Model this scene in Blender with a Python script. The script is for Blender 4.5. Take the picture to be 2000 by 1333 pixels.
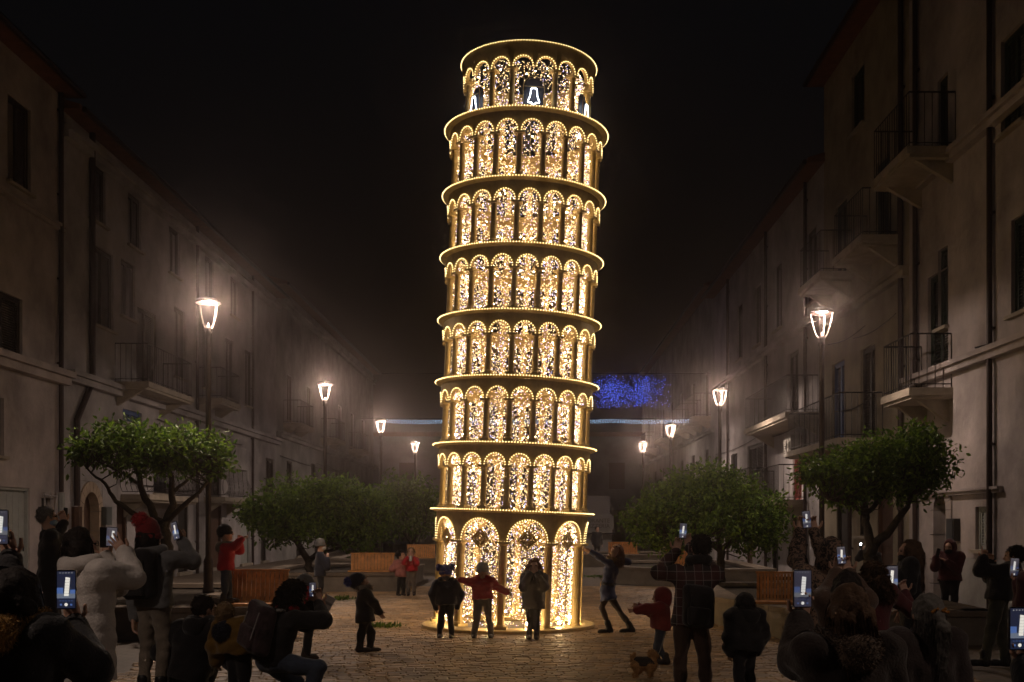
import bpy, math, random
import numpy as np
from mathutils import Vector, Matrix
for o in list(bpy.data.objects): bpy.data.objects.remove(o)
SC = bpy.context.scene
COL = SC.collection
PI = math.pi
F = 2150.0          # focal length in photo pixels (photo 2000 px wide)
CAMH, HOR = 1.6, 1022.0

# ------------------------------------------------------------------ camera
cd = bpy.data.cameras.new('camera'); cam = bpy.data.objects.new('camera', cd); COL.objects.link(cam)
cam.location = (0, 0, CAMH); cam.rotation_euler = (PI/2, 0, 0)
cd.sensor_width = 36; cd.lens = 36*F/2000; cd.shift_y = (HOR-666.5)/2000
cd.clip_start = 0.05; cd.clip_end = 2000
SC.camera = cam

# ------------------------------------------------------------------ night sky and a trace of moonlight
wd = bpy.data.worlds.new('World'); SC.world = wd; wd.use_nodes = True
nt = wd.node_tree; bg = nt.nodes['Background']
sky = nt.nodes.new('ShaderNodeTexSky'); sky.sky_type = 'NISHITA'; sky.sun_disc = False
sky.sun_elevation = math.radians(-3); sky.sun_rotation = math.radians(200)
nt.links.new(sky.outputs[0], bg.inputs[0]); bg.inputs[1].default_value = 0.03
sl = bpy.data.lights.new('moon', 'SUN'); sl.energy = 0.004; sl.angle = math.radians(2); sl.color = (.8, .88, 1)
so = bpy.data.objects.new('moon', sl); COL.objects.link(so); so.rotation_euler = (math.radians(50), 0, math.radians(-30))

# ------------------------------------------------------------------ exposure and sampling
SC.view_settings.view_transform = 'Standard'; SC.view_settings.look = 'None'
SC.view_settings.exposure = 0.3; SC.view_settings.gamma = 1.0
SC.render.engine = 'CYCLES'
cy = SC.cycles
cy.use_denoising = True; cy.use_adaptive_sampling = True; cy.adaptive_threshold = .03
try: cy.denoiser = 'OPENIMAGEDENOISE'
except Exception: pass
cy.max_bounces = 4; cy.diffuse_bounces = 2; cy.glossy_bounces = 2; cy.transmission_bounces = 3
cy.volume_bounces = 0; cy.transparent_max_bounces = 6
cy.use_light_tree = True; cy.sample_clamp_indirect = 3.0; cy.sample_clamp_direct = 0.0
cy.caustics_reflective = False; cy.caustics_refractive = False

# ------------------------------------------------------------------ helpers
def at(x, y, Y):                       # photo pixel at depth Y -> world
    return np.array([(x-1000.0)*Y/F, Y, CAMH+(HOR-y)*Y/F])
def nrm(v):
    v = np.asarray(v, float); return v/max(np.linalg.norm(v), 1e-9)

def tag(o, label=None, cat=None, group=None, kind=None):
    if label: o['label'] = label
    if cat: o['category'] = cat
    if group: o['group'] = group
    if kind: o['kind'] = kind
    return o
def empty(name, loc=(0, 0, 0)):
    o = bpy.data.objects.new(name, None); COL.objects.link(o); o.location = tuple(loc); o.empty_display_size = .1
    return o
def thing(name, loc, label, cat, group=None):
    return tag(empty(name, loc), label, cat, group)

class MB:
    """collects shapes into one mesh"""
    def __init__(s): s.v = []; s.f = []; s.m = []; s.mi = 0
    def add(s, vs, fs):
        b = len(s.v); s.v += [tuple(map(float, p)) for p in vs]
        s.f += [tuple(i+b for i in f) for f in fs]; s.m += [s.mi]*len(fs)
    def box(s, c, d, R=None, taper=1.0):
        c = np.asarray(c, float); h = np.asarray(d, float)/2
        P = []
        for z in (-1, 1):
            t = taper if z > 0 else 1.0
            for x, y in ((-1, -1), (1, -1), (1, 1), (-1, 1)):
                q = np.array([x*h[0]*t, y*h[1]*t, z*h[2]])
                P.append(c+(R@q if R is not None else q))
        s.add(P, [(3, 2, 1, 0), (4, 5, 6, 7), (0, 1, 5, 4), (1, 2, 6, 5), (2, 3, 7, 6), (3, 0, 4, 7)])
    def bx(s, x0, x1, y0, y1, z0, z1):
        s.box(((x0+x1)/2, (y0+y1)/2, (z0+z1)/2), (x1-x0, y1-y0, z1-z0))
    def tube(s, P, r, n=6, cap=True):
        P = [np.asarray(p, float) for p in P]; k = len(P)
        R = r if hasattr(r, '__len__') else [r]*k
        T = [nrm(P[min(i+1, k-1)]-P[max(i-1, 0)]) for i in range(k)]
        a = np.array([0, 0, 1.]) if abs(T[0][2]) < .9 else np.array([1., 0, 0])
        u = nrm(np.cross(T[0], a)); vs = []
        for i in range(k):
            u = nrm(u-T[i]*np.dot(u, T[i])); w = np.cross(T[i], u)
            for j in range(n):
                an = 2*PI*j/n; vs.append(P[i]+R[i]*(math.cos(an)*u+math.sin(an)*w))
        fs = [(i*n+j, i*n+(j+1) % n, (i+1)*n+(j+1) % n, (i+1)*n+j) for i in range(k-1) for j in range(n)]
        if cap: fs += [tuple(range(n))[::-1], tuple((k-1)*n+j for j in range(n))]
        s.add(vs, fs)
    def lathe(s, prof, c=(0, 0, 0), n=16, cap=True):
        vs = [(c[0]+r*math.cos(2*PI*j/n), c[1]+r*math.sin(2*PI*j/n), c[2]+z) for r, z in prof for j in range(n)]
        k = len(prof)
        fs = [(i*n+j, i*n+(j+1) % n, (i+1)*n+(j+1) % n, (i+1)*n+j) for i in range(k-1) for j in range(n)]
        if cap: fs += [tuple(range(n))[::-1], tuple((k-1)*n+j for j in range(n))]
        s.add(vs, fs)
    def octa(s, c, r):
        x, y, z = c
        s.add([(x+r, y, z), (x-r, y, z), (x, y+r, z), (x, y-r, z), (x, y, z+r), (x, y, z-r)],
              [(0, 2, 4), (2, 1, 4), (1, 3, 4), (3, 0, 4), (2, 0, 5), (1, 2, 5), (3, 1, 5), (0, 3, 5)])
    def build(s, name, mats, parent=None, T=None, loc=None, smooth=False, kind=None):
        vs = s.v if T is None else [T(p) for p in s.v]
        if loc is not None: vs = [(p[0]-loc[0], p[1]-loc[1], p[2]-loc[2]) for p in vs]
        me = bpy.data.meshes.new(name); me.from_pydata(vs, [], s.f)
        if not isinstance(mats, (list, tuple)): mats = [mats]
        for m in mats: me.materials.append(m)
        if len(mats) > 1: me.polygons.foreach_set('material_index', s.m)
        if smooth: me.polygons.foreach_set('use_smooth', [True]*len(s.f))
        o = bpy.data.objects.new(name, me); COL.objects.link(o)
        if parent is not None: o.parent = parent
        if loc is not None and parent is None: o.location = tuple(loc)
        if kind: o['kind'] = kind
        return o

def dup(o, parent=None, loc=None):     # copy of one mesh object, sharing its data
    c = o.copy(); COL.objects.link(c); c.parent = parent
    if loc is not None: c.location = tuple(loc)
    return c

# ------------------------------------------------------------------ materials
MATS = {}
def mat(name, col, rough=.7, metal=0., var=.0, vs=6., bump=0., bs=40., spec=.4, col2=None, sheen=0., trans=0.):
    if name in MATS: return MATS[name]
    m = bpy.data.materials.new(name); m.use_nodes = True; t = m.node_tree; b = t.nodes['Principled BSDF']
    b.inputs['Roughness'].default_value = rough; b.inputs['Metallic'].default_value = metal
    b.inputs['Specular IOR Level'].default_value = spec
    b.inputs['Base Color'].default_value = (*col, 1)
    if sheen: b.inputs['Sheen Weight'].default_value = sheen
    tc = t.nodes.new('ShaderNodeNewGeometry')
    if var > 0 or col2:
        n = t.nodes.new('ShaderNodeTexNoise'); n.inputs['Scale'].default_value = vs
        n.inputs['Detail'].default_value = 6; n.inputs['Roughness'].default_value = .65
        t.links.new(tc.outputs['Position'], n.inputs['Vector'])
        r = t.nodes.new('ShaderNodeValToRGB'); e = r.color_ramp.elements
        c2 = col2 or tuple(min(1, c*(1+var)) for c in col)
        c1 = tuple(c*(1-var) for c in col)
        e[0].position = .32; e[0].color = (*c1, 1); e[1].position = .68; e[1].color = (*c2, 1)
        t.links.new(n.outputs['Fac'], r.inputs[0]); t.links.new(r.outputs[0], b.inputs['Base Color'])
    if bump > 0:
        n2 = t.nodes.new('ShaderNodeTexNoise'); n2.inputs['Scale'].default_value = bs; n2.inputs['Detail'].default_value = 4
        t.links.new(tc.outputs['Position'], n2.inputs['Vector'])
        bp = t.nodes.new('ShaderNodeBump'); bp.inputs['Strength'].default_value = bump; bp.inputs['Distance'].default_value = .02
        t.links.new(n2.outputs['Fac'], bp.inputs['Height']); t.links.new(bp.outputs[0], b.inputs['Normal'])
    MATS[name] = m
    return m
def emit(name, col, s, sample=True):
    if name in MATS: return MATS[name]
    m = bpy.data.materials.new(name); m.use_nodes = True; t = m.node_tree
    b = t.nodes['Principled BSDF']; b.inputs['Base Color'].default_value = (.5, .5, .5, 1)
    b.inputs['Emission Color'].default_value = (*col, 1); b.inputs['Emission Strength'].default_value = s
    if not sample: m.cycles.emission_sampling = 'NONE'
    MATS[name] = m
    return m
M_gold = mat('gold_paint', (.56, .41, .17), .5, .3, .18, 9, .15, 60)
M_wire = mat('copper_wire', (.62, .40, .16), .5, .5)
M_iron = mat('dark_iron', (.025, .022, .022), .55, .6, .3, 12)
M_pole = mat('pole_paint', (.045, .028, .026), .5, .3, .3, 10)
M_stone = mat('pale_stone', (.36, .31, .25), .8, 0, .22, 3, .3, 30)
M_planter = mat('planter_concrete', (.20, .17, .14), .9, 0, .3, 2.5, .3, 25)
M_wood = mat('bench_wood', (.70, .32, .10), .55, 0, .3, 7, .15, 50)
M_soil = mat('planter_soil', (.05, .04, .03), .95, 0, .4, 5, .6, 20)
M_skin = mat('skin', (.55, .33, .24), .55, 0, .06, 8)
M_eye = mat('eye_dark', (.02, .015, .012), .2)
M_lip = mat('lip', (.42, .15, .13), .5)
M_black = mat('black_plastic', (.012, .012, .014), .35)
M_bark = mat('tree_bark', (.055, .042, .032), .95, 0, .45, 14, .9, 35)
M_glass = mat('window_glass', (.015, .018, .025), .12, 0, 0, 1, 0, 1, .8)
# ================================================================== GROUND
def ground_mat():
    m = bpy.data.materials.new('cobbled_ground'); m.use_nodes = True; t = m.node_tree; b = t.nodes['Principled BSDF']
    g = t.nodes.new('ShaderNodeNewGeometry')
    br = t.nodes.new('ShaderNodeTexBrick'); br.inputs['Scale'].default_value = 1.0
    br.inputs['Brick Width'].default_value = .2; br.inputs['Row Height'].default_value = .115; br.inputs['Mortar Size'].default_value = .009
    br.inputs['Color1'].default_value = (.20, .16, .12, 1); br.inputs['Color2'].default_value = (.14, .11, .085, 1); br.inputs['Mortar'].default_value = (.11, .085, .06, 1)
    t.links.new(g.outputs['Position'], br.inputs['Vector'])
    n = t.nodes.new('ShaderNodeTexNoise'); n.inputs['Scale'].default_value = 1.3; n.inputs['Detail'].default_value = 8
    t.links.new(g.outputs['Position'], n.inputs['Vector'])
    mx = t.nodes.new('ShaderNodeMixRGB'); mx.blend_type = 'MULTIPLY'; mx.inputs[0].default_value = .6
    r = t.nodes.new('ShaderNodeValToRGB'); r.color_ramp.elements[0].position = .3; r.color_ramp.elements[0].color = (.45, .42, .4, 1); r.color_ramp.elements[1].position = .7
    t.links.new(n.outputs['Fac'], r.inputs[0]); t.links.new(br.outputs['Color'], mx.inputs[1]); t.links.new(r.outputs[0], mx.inputs[2])
    t.links.new(mx.outputs[0], b.inputs['Base Color']); b.inputs['Roughness'].default_value = .6
    bp = t.nodes.new('ShaderNodeBump'); bp.inputs['Strength'].default_value = .7; bp.inputs['Distance'].default_value = .02
    t.links.new(br.outputs['Fac'], bp.inputs['Height']); bp.invert = True; t.links.new(bp.outputs[0], b.inputs['Normal'])
    return m
M_ground = ground_mat()
mb = MB(); mb.add([(-400, -60, 0), (400, -60, 0), (400, 700, 0), (-400, 700, 0)], [(0, 1, 2, 3)])
ground = mb.build('ground', M_ground); ground['kind'] = 'structure'

# ---- stone setts round the tower: real stones, the 300 nearest in view as parts
def sett_mat():
    m = bpy.data.materials.new('sett_stone'); m.use_nodes = True; t = m.node_tree; b = t.nodes['Principled BSDF']
    a = t.nodes.new('ShaderNodeAttribute'); a.attribute_name = 'tint'
    g = t.nodes.new('ShaderNodeNewGeometry'); n = t.nodes.new('ShaderNodeTexNoise'); n.inputs['Scale'].default_value = 1.1; n.inputs['Detail'].default_value = 9
    n.inputs['Roughness'].default_value = .7
    t.links.new(g.outputs['Position'], n.inputs['Vector'])
    r = t.nodes.new('ShaderNodeValToRGB'); r.color_ramp.elements[0].position = .36; r.color_ramp.elements[0].color = (.42, .38, .34, 1)
    r.color_ramp.elements[1].position = .62; r.color_ramp.elements[1].color = (1, 1, 1, 1)
    mx = t.nodes.new('ShaderNodeMixRGB'); mx.blend_type = 'MULTIPLY'; mx.inputs[0].default_value = .85
    t.links.new(n.outputs['Fac'], r.inputs[0]); t.links.new(a.outputs['Color'], mx.inputs[1]); t.links.new(r.outputs[0], mx.inputs[2])
    t.links.new(mx.outputs[0], b.inputs['Base Color']); b.inputs['Roughness'].default_value = .5; b.inputs['Specular IOR Level'].default_value = .5
    n2 = t.nodes.new('ShaderNodeTexNoise'); n2.inputs['Scale'].default_value = 26; n2.inputs['Detail'].default_value = 5
    t.links.new(g.outputs['Position'], n2.inputs['Vector'])
    bp = t.nodes.new('ShaderNodeBump'); bp.inputs['Strength'].default_value = .35; bp.inputs['Distance'].default_value = .02
    t.links.new(n2.outputs['Fac'], bp.inputs['Height']); t.links.new(bp.outputs[0], b.inputs['Normal'])
    return m
M_sett = sett_mat()
def tint_mesh(me, cols_per_vert):
    at_ = me.color_attributes.new('tint', 'FLOAT_COLOR', 'POINT')
    at_.data.foreach_set('color', np.asarray(cols_per_vert, np.float32).ravel())
rg = random.Random(5)
SETTS = []
y = 10.4; row = 0
while y < 27.6:
    d = rg.uniform(.085, .112)*(1+(y-10)*.012); x = -4.3+rg.uniform(0, .2)
    while x < 4.6:
        w = rg.uniform(.11, .22)*(1+(y-10)*.012)
        if math.hypot(x+w/2+.06, y-17) > 1.0: SETTS.append((x, x+w-.007, y, y+d-.008, .011+rg.uniform(-.003, .005), rg.random()))
        x += w
    y += d; row += 1
def seen_sett(s):
    px = 1000+F*(s[0]+s[1])/2/s[2]; py = HOR+CAMH*F/s[2]
    return 640 < px < 1240 and py < 1340
near = sorted([i for i, s in enumerate(SETTS) if seen_sett(s)], key=lambda i: SETTS[i][2])[:300]
nset = set(near)
def sett_col(t):
    k = .7+.5*t
    return (.55*k, .365*k*(1-.05*t), .185*k*(1-.1*t), 1)
V, Fc, C = [], [], []
for i, s in enumerate(SETTS):
    if i in nset: continue
    x0, x1, y0, y1, z, t = s; e = .008; b = len(V)
    V += [(x0, y0, 0), (x1, y0, 0), (x1, y1, 0), (x0, y1, 0), (x0+e, y0+e, z), (x1-e, y0+e, z+rg.uniform(-.002, .003)), (x1-e, y1-e, z), (x0+e, y1-e, z)]
    Fc += [tuple(j+b for j in f) for f in ((4, 5, 6, 7), (0, 1, 5, 4), (1, 2, 6, 5), (2, 3, 7, 6), (3, 0, 4, 7))]; C += [sett_col(t)]*8
me = bpy.data.meshes.new('paving_setts'); me.from_pydata(V, [], Fc); tint_mesh(me, C); me.materials.append(M_sett)
o = bpy.data.objects.new('paving_setts', me); COL.objects.link(o); o.parent = ground; o['kind'] = 'stuff'
proto = []
for k in range(8):
    e = .07
    me = bpy.data.meshes.new('sett'); z1 = 1+.15*((k*37) % 5-2)/2
    me.from_pydata([(0, 0, 0), (1, 0, 0), (1, 1, 0), (0, 1, 0), (e, .1, 1), (1-e, .1, z1), (1-e, .9, 1), (e, .9, 1)], [], [(4, 5, 6, 7), (0, 1, 5, 4), (1, 2, 6, 5), (2, 3, 7, 6), (3, 0, 4, 7)])
    tint_mesh(me, [sett_col(k/7)]*8); me.materials.append(M_sett); proto.append(me)
for i in near:
    x0, x1, y0, y1, z, t = SETTS[i]
    o = bpy.data.objects.new('sett', proto[min(7, int(t*8))]); COL.objects.link(o); o.parent = ground
    o.location = (x0, y0, 0); o.scale = (x1-x0, y1-y0, z)

# ================================================================== TOWER OF LIGHTS
LEAN = math.radians(2.15)
tower = thing('light_tower', (-.06, 17.0, 0), 'tall leaning round tower of gold arcades filled with warm fairy lights', 'light tower')
E_bead = emit('rope_bulb', (1.0, .70, .28), 3.2)
E_warm = emit('warm_led', (1.0, .70, .33), 4.6, False)
E_hot = emit('bright_led', (1.0, .70, .34), 74.0)
E_hotg = emit('bright_led_low', (1.0, .66, .28), 55.0)
E_cold = emit('cold_led', (.55, .52, 1.0), 4.6, False)
E_neon = emit('white_neon', (.82, .90, 1.0), 9.0, False)
E_spot = emit('floor_bulb', (1.0, .70, .34), 260.0)
def lean(o): o.rotation_euler = (0, LEAN, 0); o.location = (0, 0, .06); return o
def cyl(th, r, z): a = math.radians(th); return (r*math.sin(a), -r*math.cos(a), z)
mb = MB(); mb.lathe([(0.95, .016), (1.33, .016), (1.33, .055), (1.31, .062), (.95, .062), (.95, .016)], n=72, cap=False)
mb.build('base_plate', M_gold, tower)
RINGS = [1.70, 2.68, 3.64, 4.59, 5.55, 6.50, 7.50, 8.54]
RT = random.Random(11)
def column_proto(name, h, r):
    mb = MB()
    mb.box((0, 0, .02), (r*3.1, r*3.1, .04)); mb.box((0, 0, h-.0175), (r*3.3, r*3.3, .035))
    mb.lathe([(r*1.25, .04), (r*1.25, .055), (r, .075), (r*.93, h-.06), (r*1.15, h-.035)], n=14, cap=False)
    return mb
def storey(z0, z1, n, off, R, crown, cap, hw, rise, cr, skip=(), cols=20, cornice=True, top=False):
    H = z1-z0; step = 360/n; zc = z1-cap; zk = z1-crown
    # frieze band with the arches cut out of it
    pts = []                                   # (theta, lower z)
    hwd = math.degrees(hw/R)
    for k in range(n):
        c0 = off+step*(k+.5)
        pts.append((c0-step/2, zc))
        for j in range(13):
            a = PI*(1-j/12); pts.append((c0+hwd*math.cos(a), zc+.0+(zk-zc)*math.sin(a)))
    mb = MB(); N = len(pts); Ri = R-.045; fl = .05 if top else 0
    for th, zl in pts:
        mb.v += [cyl(th, R, zl), cyl(th, R+fl, z1), cyl(th, Ri+fl, z1), cyl(th, Ri, zl)]
    for i in range(N):
        a, b = 4*i, 4*((i+1) % N)
        for q in range(4):
            mb.f.append((a+q, b+q, b+(q+1) % 4, a+(q+1) % 4)); mb.m.append(0)
    st = lean(mb.build('storey', M_gold, tower))
    # columns
    pr = None
    for k in range(n):
        if k in skip: continue
        th = off+step*k
        if pr is None:
            pr = column_proto('column', zc-z0, cr).build('column', M_gold, st, smooth=False); c = pr
        else: c = dup(pr, st)
        c.location = cyl(th, R-.065, z0); c.rotation_euler = (0, 0, math.radians(th))
    # cornice
    if cornice:
        mb = MB(); mb.lathe([(.98, z1+.004), (R+.03, z1-.02), (R+.085, z1+.004), (R+.085, z1+.034), (R+.04, z1+.036), (.98, z1+.036), (.98, z1+.004)], n=96, cap=False)
        mb.build('cornice', M_gold, st)
        rr, zr = R+.094, z1+.02
    else: rr, zr = R+fl+.006, z1+.008
    # rope light round the rim, bulbs outlining the arches
    mb = MB(); nb = int(2*PI*rr/.043)
    for k in range(nb): mb.octa(cyl(360*k/nb, rr, zr+RT.uniform(-.002, .002)), .0105)
    mb.build('rope_light', E_bead, st, kind='stuff')
    mb = MB()
    for k in range(n):
        c0 = off+step*(k+.5); L = PI*(hw+rise)/2; m = max(8, int(L/.036))
        for j in range(m+1):
            a = PI*(1-j/m); mb.octa(cyl(c0+math.degrees((hw+.008)/R)*math.cos(a), R+.008, zc+(zk-zc+.008)*math.sin(a)), .0098)
        g0, g1 = c0+hwd, c0+step-hwd; q = max(1, int((g1-g0)*PI/180*R/.036))
        for j in range(1, q): mb.octa(cyl(g0+(g1-g0)*j/q, R+.008, zc-.004), .0098)
    mb.build('arch_lights', E_bead, st, kind='stuff')
    # hanging net of fairy lights
    wires = MB(); bulbs = MB()
    ns = int(n*5.0) if n > 12 else int(n*10)
    for k in range(ns):
        th = 360*(k+RT.uniform(-.35, .35))/ns; r = RT.uniform(R-.2, R-.14)
        if top and abs(((th-5+30) % 60)-30) < 9.5 : zlo_hole = True
        else: zlo_hole = False
        z = zk+RT.uniform(-.03, .02); P = []; sg = RT.choice((-1, 1))
        while z > z0+.02:
            P.append((th+sg*RT.uniform(.3, 2.2), r+RT.uniform(-.02, .02), z)); sg = -sg; z -= RT.uniform(.03, .075)
        if zlo_hole: P = [p for p in P if p[2] > z0+.52]
        if len(P) < 2: continue
        wires.tube([cyl(*p) for p in P], .0028, 3, False)
        for p in P:
            for q in range(RT.choice((2, 2, 3, 3, 3))):
                u = RT.random(); bulbs.mi = 0 if u < .76 else (1 if u < .79 else 2)
                bulbs.octa(cyl(p[0]+RT.uniform(-1.4, 1.4), p[1]+RT.uniform(-.03, .03), p[2]+RT.uniform(-.03, .03)), RT.uniform(.0042, .0062)*(1.6 if bulbs.mi == 1 else 1))
    wires.build('wire_net', M_wire, st, kind='stuff')
    bulbs.build('fairy_lights', [E_warm, E_hotg if n == 10 else E_hot, E_cold], st, kind='stuff')
    return st
g_st = storey(0.0, RINGS[0], 10, -6, 1.165, .115, .43, .295, .30, .066)
for k in range(1, 7):
    storey(RINGS[k-1]+.036, RINGS[k], 20, -5, 1.165, .145, .30, .148, .16, .046)
t_st = storey(RINGS[6]+.036, RINGS[7], 18, 5, .99, .20, .335, .138, .14, .044, skip=(0, 3, 6, 9, 12, 15), cornice=False, top=True)
for k in range(10):                       # bright bulbs standing on the base between the columns
    mb = MB(); th = 12+36*k+RT.uniform(-9, 9); mb.lathe([(.0, 0), (.016, .006), (.021, .021), (.016, .036), (0, .042)], c=cyl(th, 1.06, .07), n=8, cap=False); mb.build('floor_bulb', E_spot, g_st, smooth=True)
# diamonds hung in the ground floor arches
for k in range(10):
    th = 12+36*k; c = np.array(cyl(th, 1.115, RINGS[0]-.40)); a = math.radians(th)
    ux = np.array([math.cos(a), math.sin(a), 0]); uz = np.array([0, 0, 1.]); uy = np.array([math.sin(a), -math.cos(a), 0])
    mb = MB()
    for rr in (.135, .085, .04):
        q = [c+ux*rr*math.cos(PI/2*j)+uz*rr*math.sin(PI/2*j) for j in range(4)]
        for j in range(4):
            mb.tube([q[j], q[(j+1) % 4]], .017 if rr > .05 else .012, 4)
    mb.tube([c-uz*.135, (c[0], c[1], .0)], .008, 4)
    mb.build('diamond_ornament', M_gold, g_st)
# neon bells in their arched frames; dark sheets paint the night seen through
M_bellnight = mat('bell_night_sheet', (.012, .016, .03), .6)
for k in range(6):
    th = 5+60*k; a = math.radians(th); zb = RINGS[6]+.04
    ux = np.array([math.cos(a), math.sin(a), 0]); o = np.array(cyl(th, .985, zb)); uz = np.array([0, 0, 1.])
    mb = MB(); w = .155
    fr = [o-ux*w, o-ux*w+uz*.36]+[o+ux*w*math.cos(PI*(1-j/10))+uz*(.36+w*math.sin(PI*(1-j/10))) for j in range(11)]+[o+ux*w]
    mb.tube(fr, .006, 5); mb.tube([o-ux*w+uz*.36, o+ux*w+uz*.36], .004, 4)
    fo = mb.build('bell_frame', M_gold, t_st)
    mb = MB(); bo = o*np.array([.93, .93, 1])
    pv = [bo-ux*w*.95, bo-ux*w*.95+uz*.36]+[bo+ux*w*.95*math.cos(PI*(1-j/10))+uz*(.36+w*.95*math.sin(PI*(1-j/10))) for j in range(11)]+[bo+ux*w*.95]
    back = [p*np.array([.985, .985, 1]) for p in pv]; m_ = len(pv)
    mb.add(pv+back, [tuple(range(m_)), tuple(range(m_, 2*m_))[::-1]]+[(i, (i+1) % m_, m_+(i+1) % m_, m_+i) for i in range(m_)])
    mb.build('bell_night_sheet', M_bellnight, t_st)
    out = [(-.03, .26), (.03, .26), (.045, .245), (.055, .15), (.085, .075), (.09, .06), (.07, .05), (.035, .052), (.02, .03), (-.02, .03), (-.035, .052), (-.07, .05), (-.09, .06), (-.085, .075), (-.055, .15), (-.045, .245), (-.03, .26)]
    mb = MB(); mb.tube([o+ux*p*.95+uz*(q+.075) for p, q in out], .0068, 6)
    mb.build('neon_bell', E_neon, t_st)

# ================================================================== STREET LAMPS
E_lamp = emit('lamp_disc', (1.0, .84, .70), 60.0, False)
def street_lamp(x, ytop, Y, zb, label, pw=1.):
    c = at(x, ytop, Y); X, zt = c[0], c[2]
    t = thing('street_lamp', (X, Y, zb), label, 'street lamp', 'street lamps along the planters')
    h = zt-zb
    mb = MB(); mb.lathe([(.10, 0), (.10, .05), (.085, .07), (.085, .55), (.06, .6), (.05, .64), (.048, h-.62), (.062, h-.60), (.062, h-.55), (.05, h-.53), (.07, h-.47), (.03, h-.42), (.008, h-.36)], n=12)
    mb.build('pole', M_pole, t, smooth=True)
    for k in range(4):
        a = PI/4+PI/2*k+.25; P = []
        for j in range(9):
            u = j/8; r = .05+.15*(u**.55); P.append((r*math.cos(a), r*math.sin(a), h-.47+.44*u))
        mb = MB(); mb.tube(P, .0085, 5); mb.build('lantern_rib', MATS.get('lantern_rib') or mat('lantern_rib', (.5, .42, .36), .5), t)
    mb = MB(); mb.lathe([(.0, h+.085), (.07, h+.075), (.16, h+.05), (.212, h+.012), (.214, h-.026), (.207, h-.026), (.195, h+.016), (.0, h+.034)], n=16, cap=False); mb.build('lantern_cap', M_pole, t, smooth=True)
    mb = MB(); mb.lathe([(.0, h+.030), (.12, h+.029), (.135, h+.022), (.12, h+.014), (.06, h+.006), (0, h+.004)], n=16, cap=False); mb.build('lamp_glass', E_lamp, t, smooth=True)
    for ty, en in (('POINT', 88), ('SPOT', 350)):          # bare glow of the bulb and the reflector's beam on the pavement
        ld = bpy.data.lights.new('lamp_light', ty); ld.energy = en*(pw if ty == 'SPOT' else min(1, pw)); ld.color = (1.0, .77, .62); ld.shadow_soft_size = .03; lo = bpy.data.objects.new('lamp_light', ld); COL.objects.link(lo); lo.parent = t; lo.location = (0, 0, h-.028)
        if ty == 'SPOT': ld.spot_size = math.radians(154); ld.spot_blend = .75
L = [(407, 590, 18.9, 'left', 'first'), (635, 750, 30.0, 'left', 'second'), (744, 822, 40.8, 'left', 'third'), (811, 865, 52.0, 'left', 'fourth'),
     (1605, 610, 19.8, 'right', 'first'), (1406, 762, 31.4, 'right', 'second'), (1310, 830, 42.5, 'right', 'third'), (1256, 865, 52.0, 'right', 'fourth')]
for x, yt, Y, sd, n_ in L:
    street_lamp(x, yt, Y, .40 if Y < 45 else 0, 'lit lantern on a tall dark post, %s one in view in the %s row' % (n_, sd), 1.25 if x == 407 else (.5 if x == 1605 else 1.))

street_lamp(1000-5.4*F/4.2, HOR-3.8*F/4.2, 4.2, 0, 'added unseen lantern lighting the crowd from a tall dark post, left of the picture', .6)  # lamp pair added out of view to brighten people's backs and children's fronts
street_lamp(1000+5.6*F/4.2, HOR-3.8*F/4.2, 4.2, 0, 'added unseen lantern lighting the crowd from a tall dark post, right of the picture', .42)
# ================================================================== PLANTERS AND BENCHES
M_coping = mat('coping_stone', (.19, .15, .115), .8, 0, .25, 3, .3, 30)
def planter(poly, label, zh=.45):
    c = np.mean(poly, 0); t = thing('stone_planter', (c[0], c[1], 0), label, 'planter', 'raised planters with bench edges')
    P = [np.array(p)-c for p in poly]; n = len(P)
    mb = MB(); mb.add([(p[0], p[1], 0) for p in P]+[(p[0], p[1], zh-.075) for p in P], [(i, (i+1) % n, n+(i+1) % n, n+i) for i in range(n)])
    mb.build('wall', M_planter, t)
    mb = MB(); mb.add([(p[0]*.985, p[1]*.985, zh-.10) for p in P], [tuple(range(n))]); mb.build('soil', M_soil, t)
    for i in range(n):
        a, b = P[i], P[(i+1) % n]; d = b-a; Ln = np.linalg.norm(d); d /= Ln; inn = np.array([-d[1], d[0]])
        if np.dot(inn, -(a+b)/2) < 0: inn = -inn
        k = max(1, round(Ln/1.0)); R = np.array([[d[0], inn[0], 0], [d[1], inn[1], 0], [0, 0, 1]])
        for j in range(k):
            m = a+d*Ln*(j+.5)/k+inn*.19; s = MB(); s.box((m[0], m[1], zh-.0375+.002*((i+j) % 2)), (Ln/k-.012, .44, .073), R); s.build('coping_slab', M_coping, t)
    return t
PL = [([(-7.0, 15.05), (-3.05, 15.05), (-4.5, 17.6), (-4.7, 21.2), (-7.0, 21.2)], 'raised stone planter under the near tree in front of the left-hand houses'),
      ([(-6.2, 25.2), (-2.6, 25.6), (-2.5, 31.2), (-6.2, 31.2)], 'raised stone planter with a bench under the wide bushy tree left of the tower'),
      ([(-6.0, 35.5), (-2.3, 35.5), (-2.3, 41.5), (-6.0, 41.5)], 'farthest raised stone planter left of the tower'),
      ([(3.15, 17.4), (3.85, 14.4), (6.35, 14.4), (6.6, 21.6), (3.5, 21.6)], 'raised stone planter with a bench under the two trees right of the tower'),
      ([(2.75, 29.2), (3.95, 27.5), (6.6, 27.5), (6.9, 34), (2.9, 34)], 'raised stone planter behind the woman leaning back at the tower'),
      ([(2.4, 40), (6.4, 40), (6.4, 45), (2.4, 45)], 'farthest raised stone planter right of the tower')]
for p, l in PL: planter(p, l)
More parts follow.
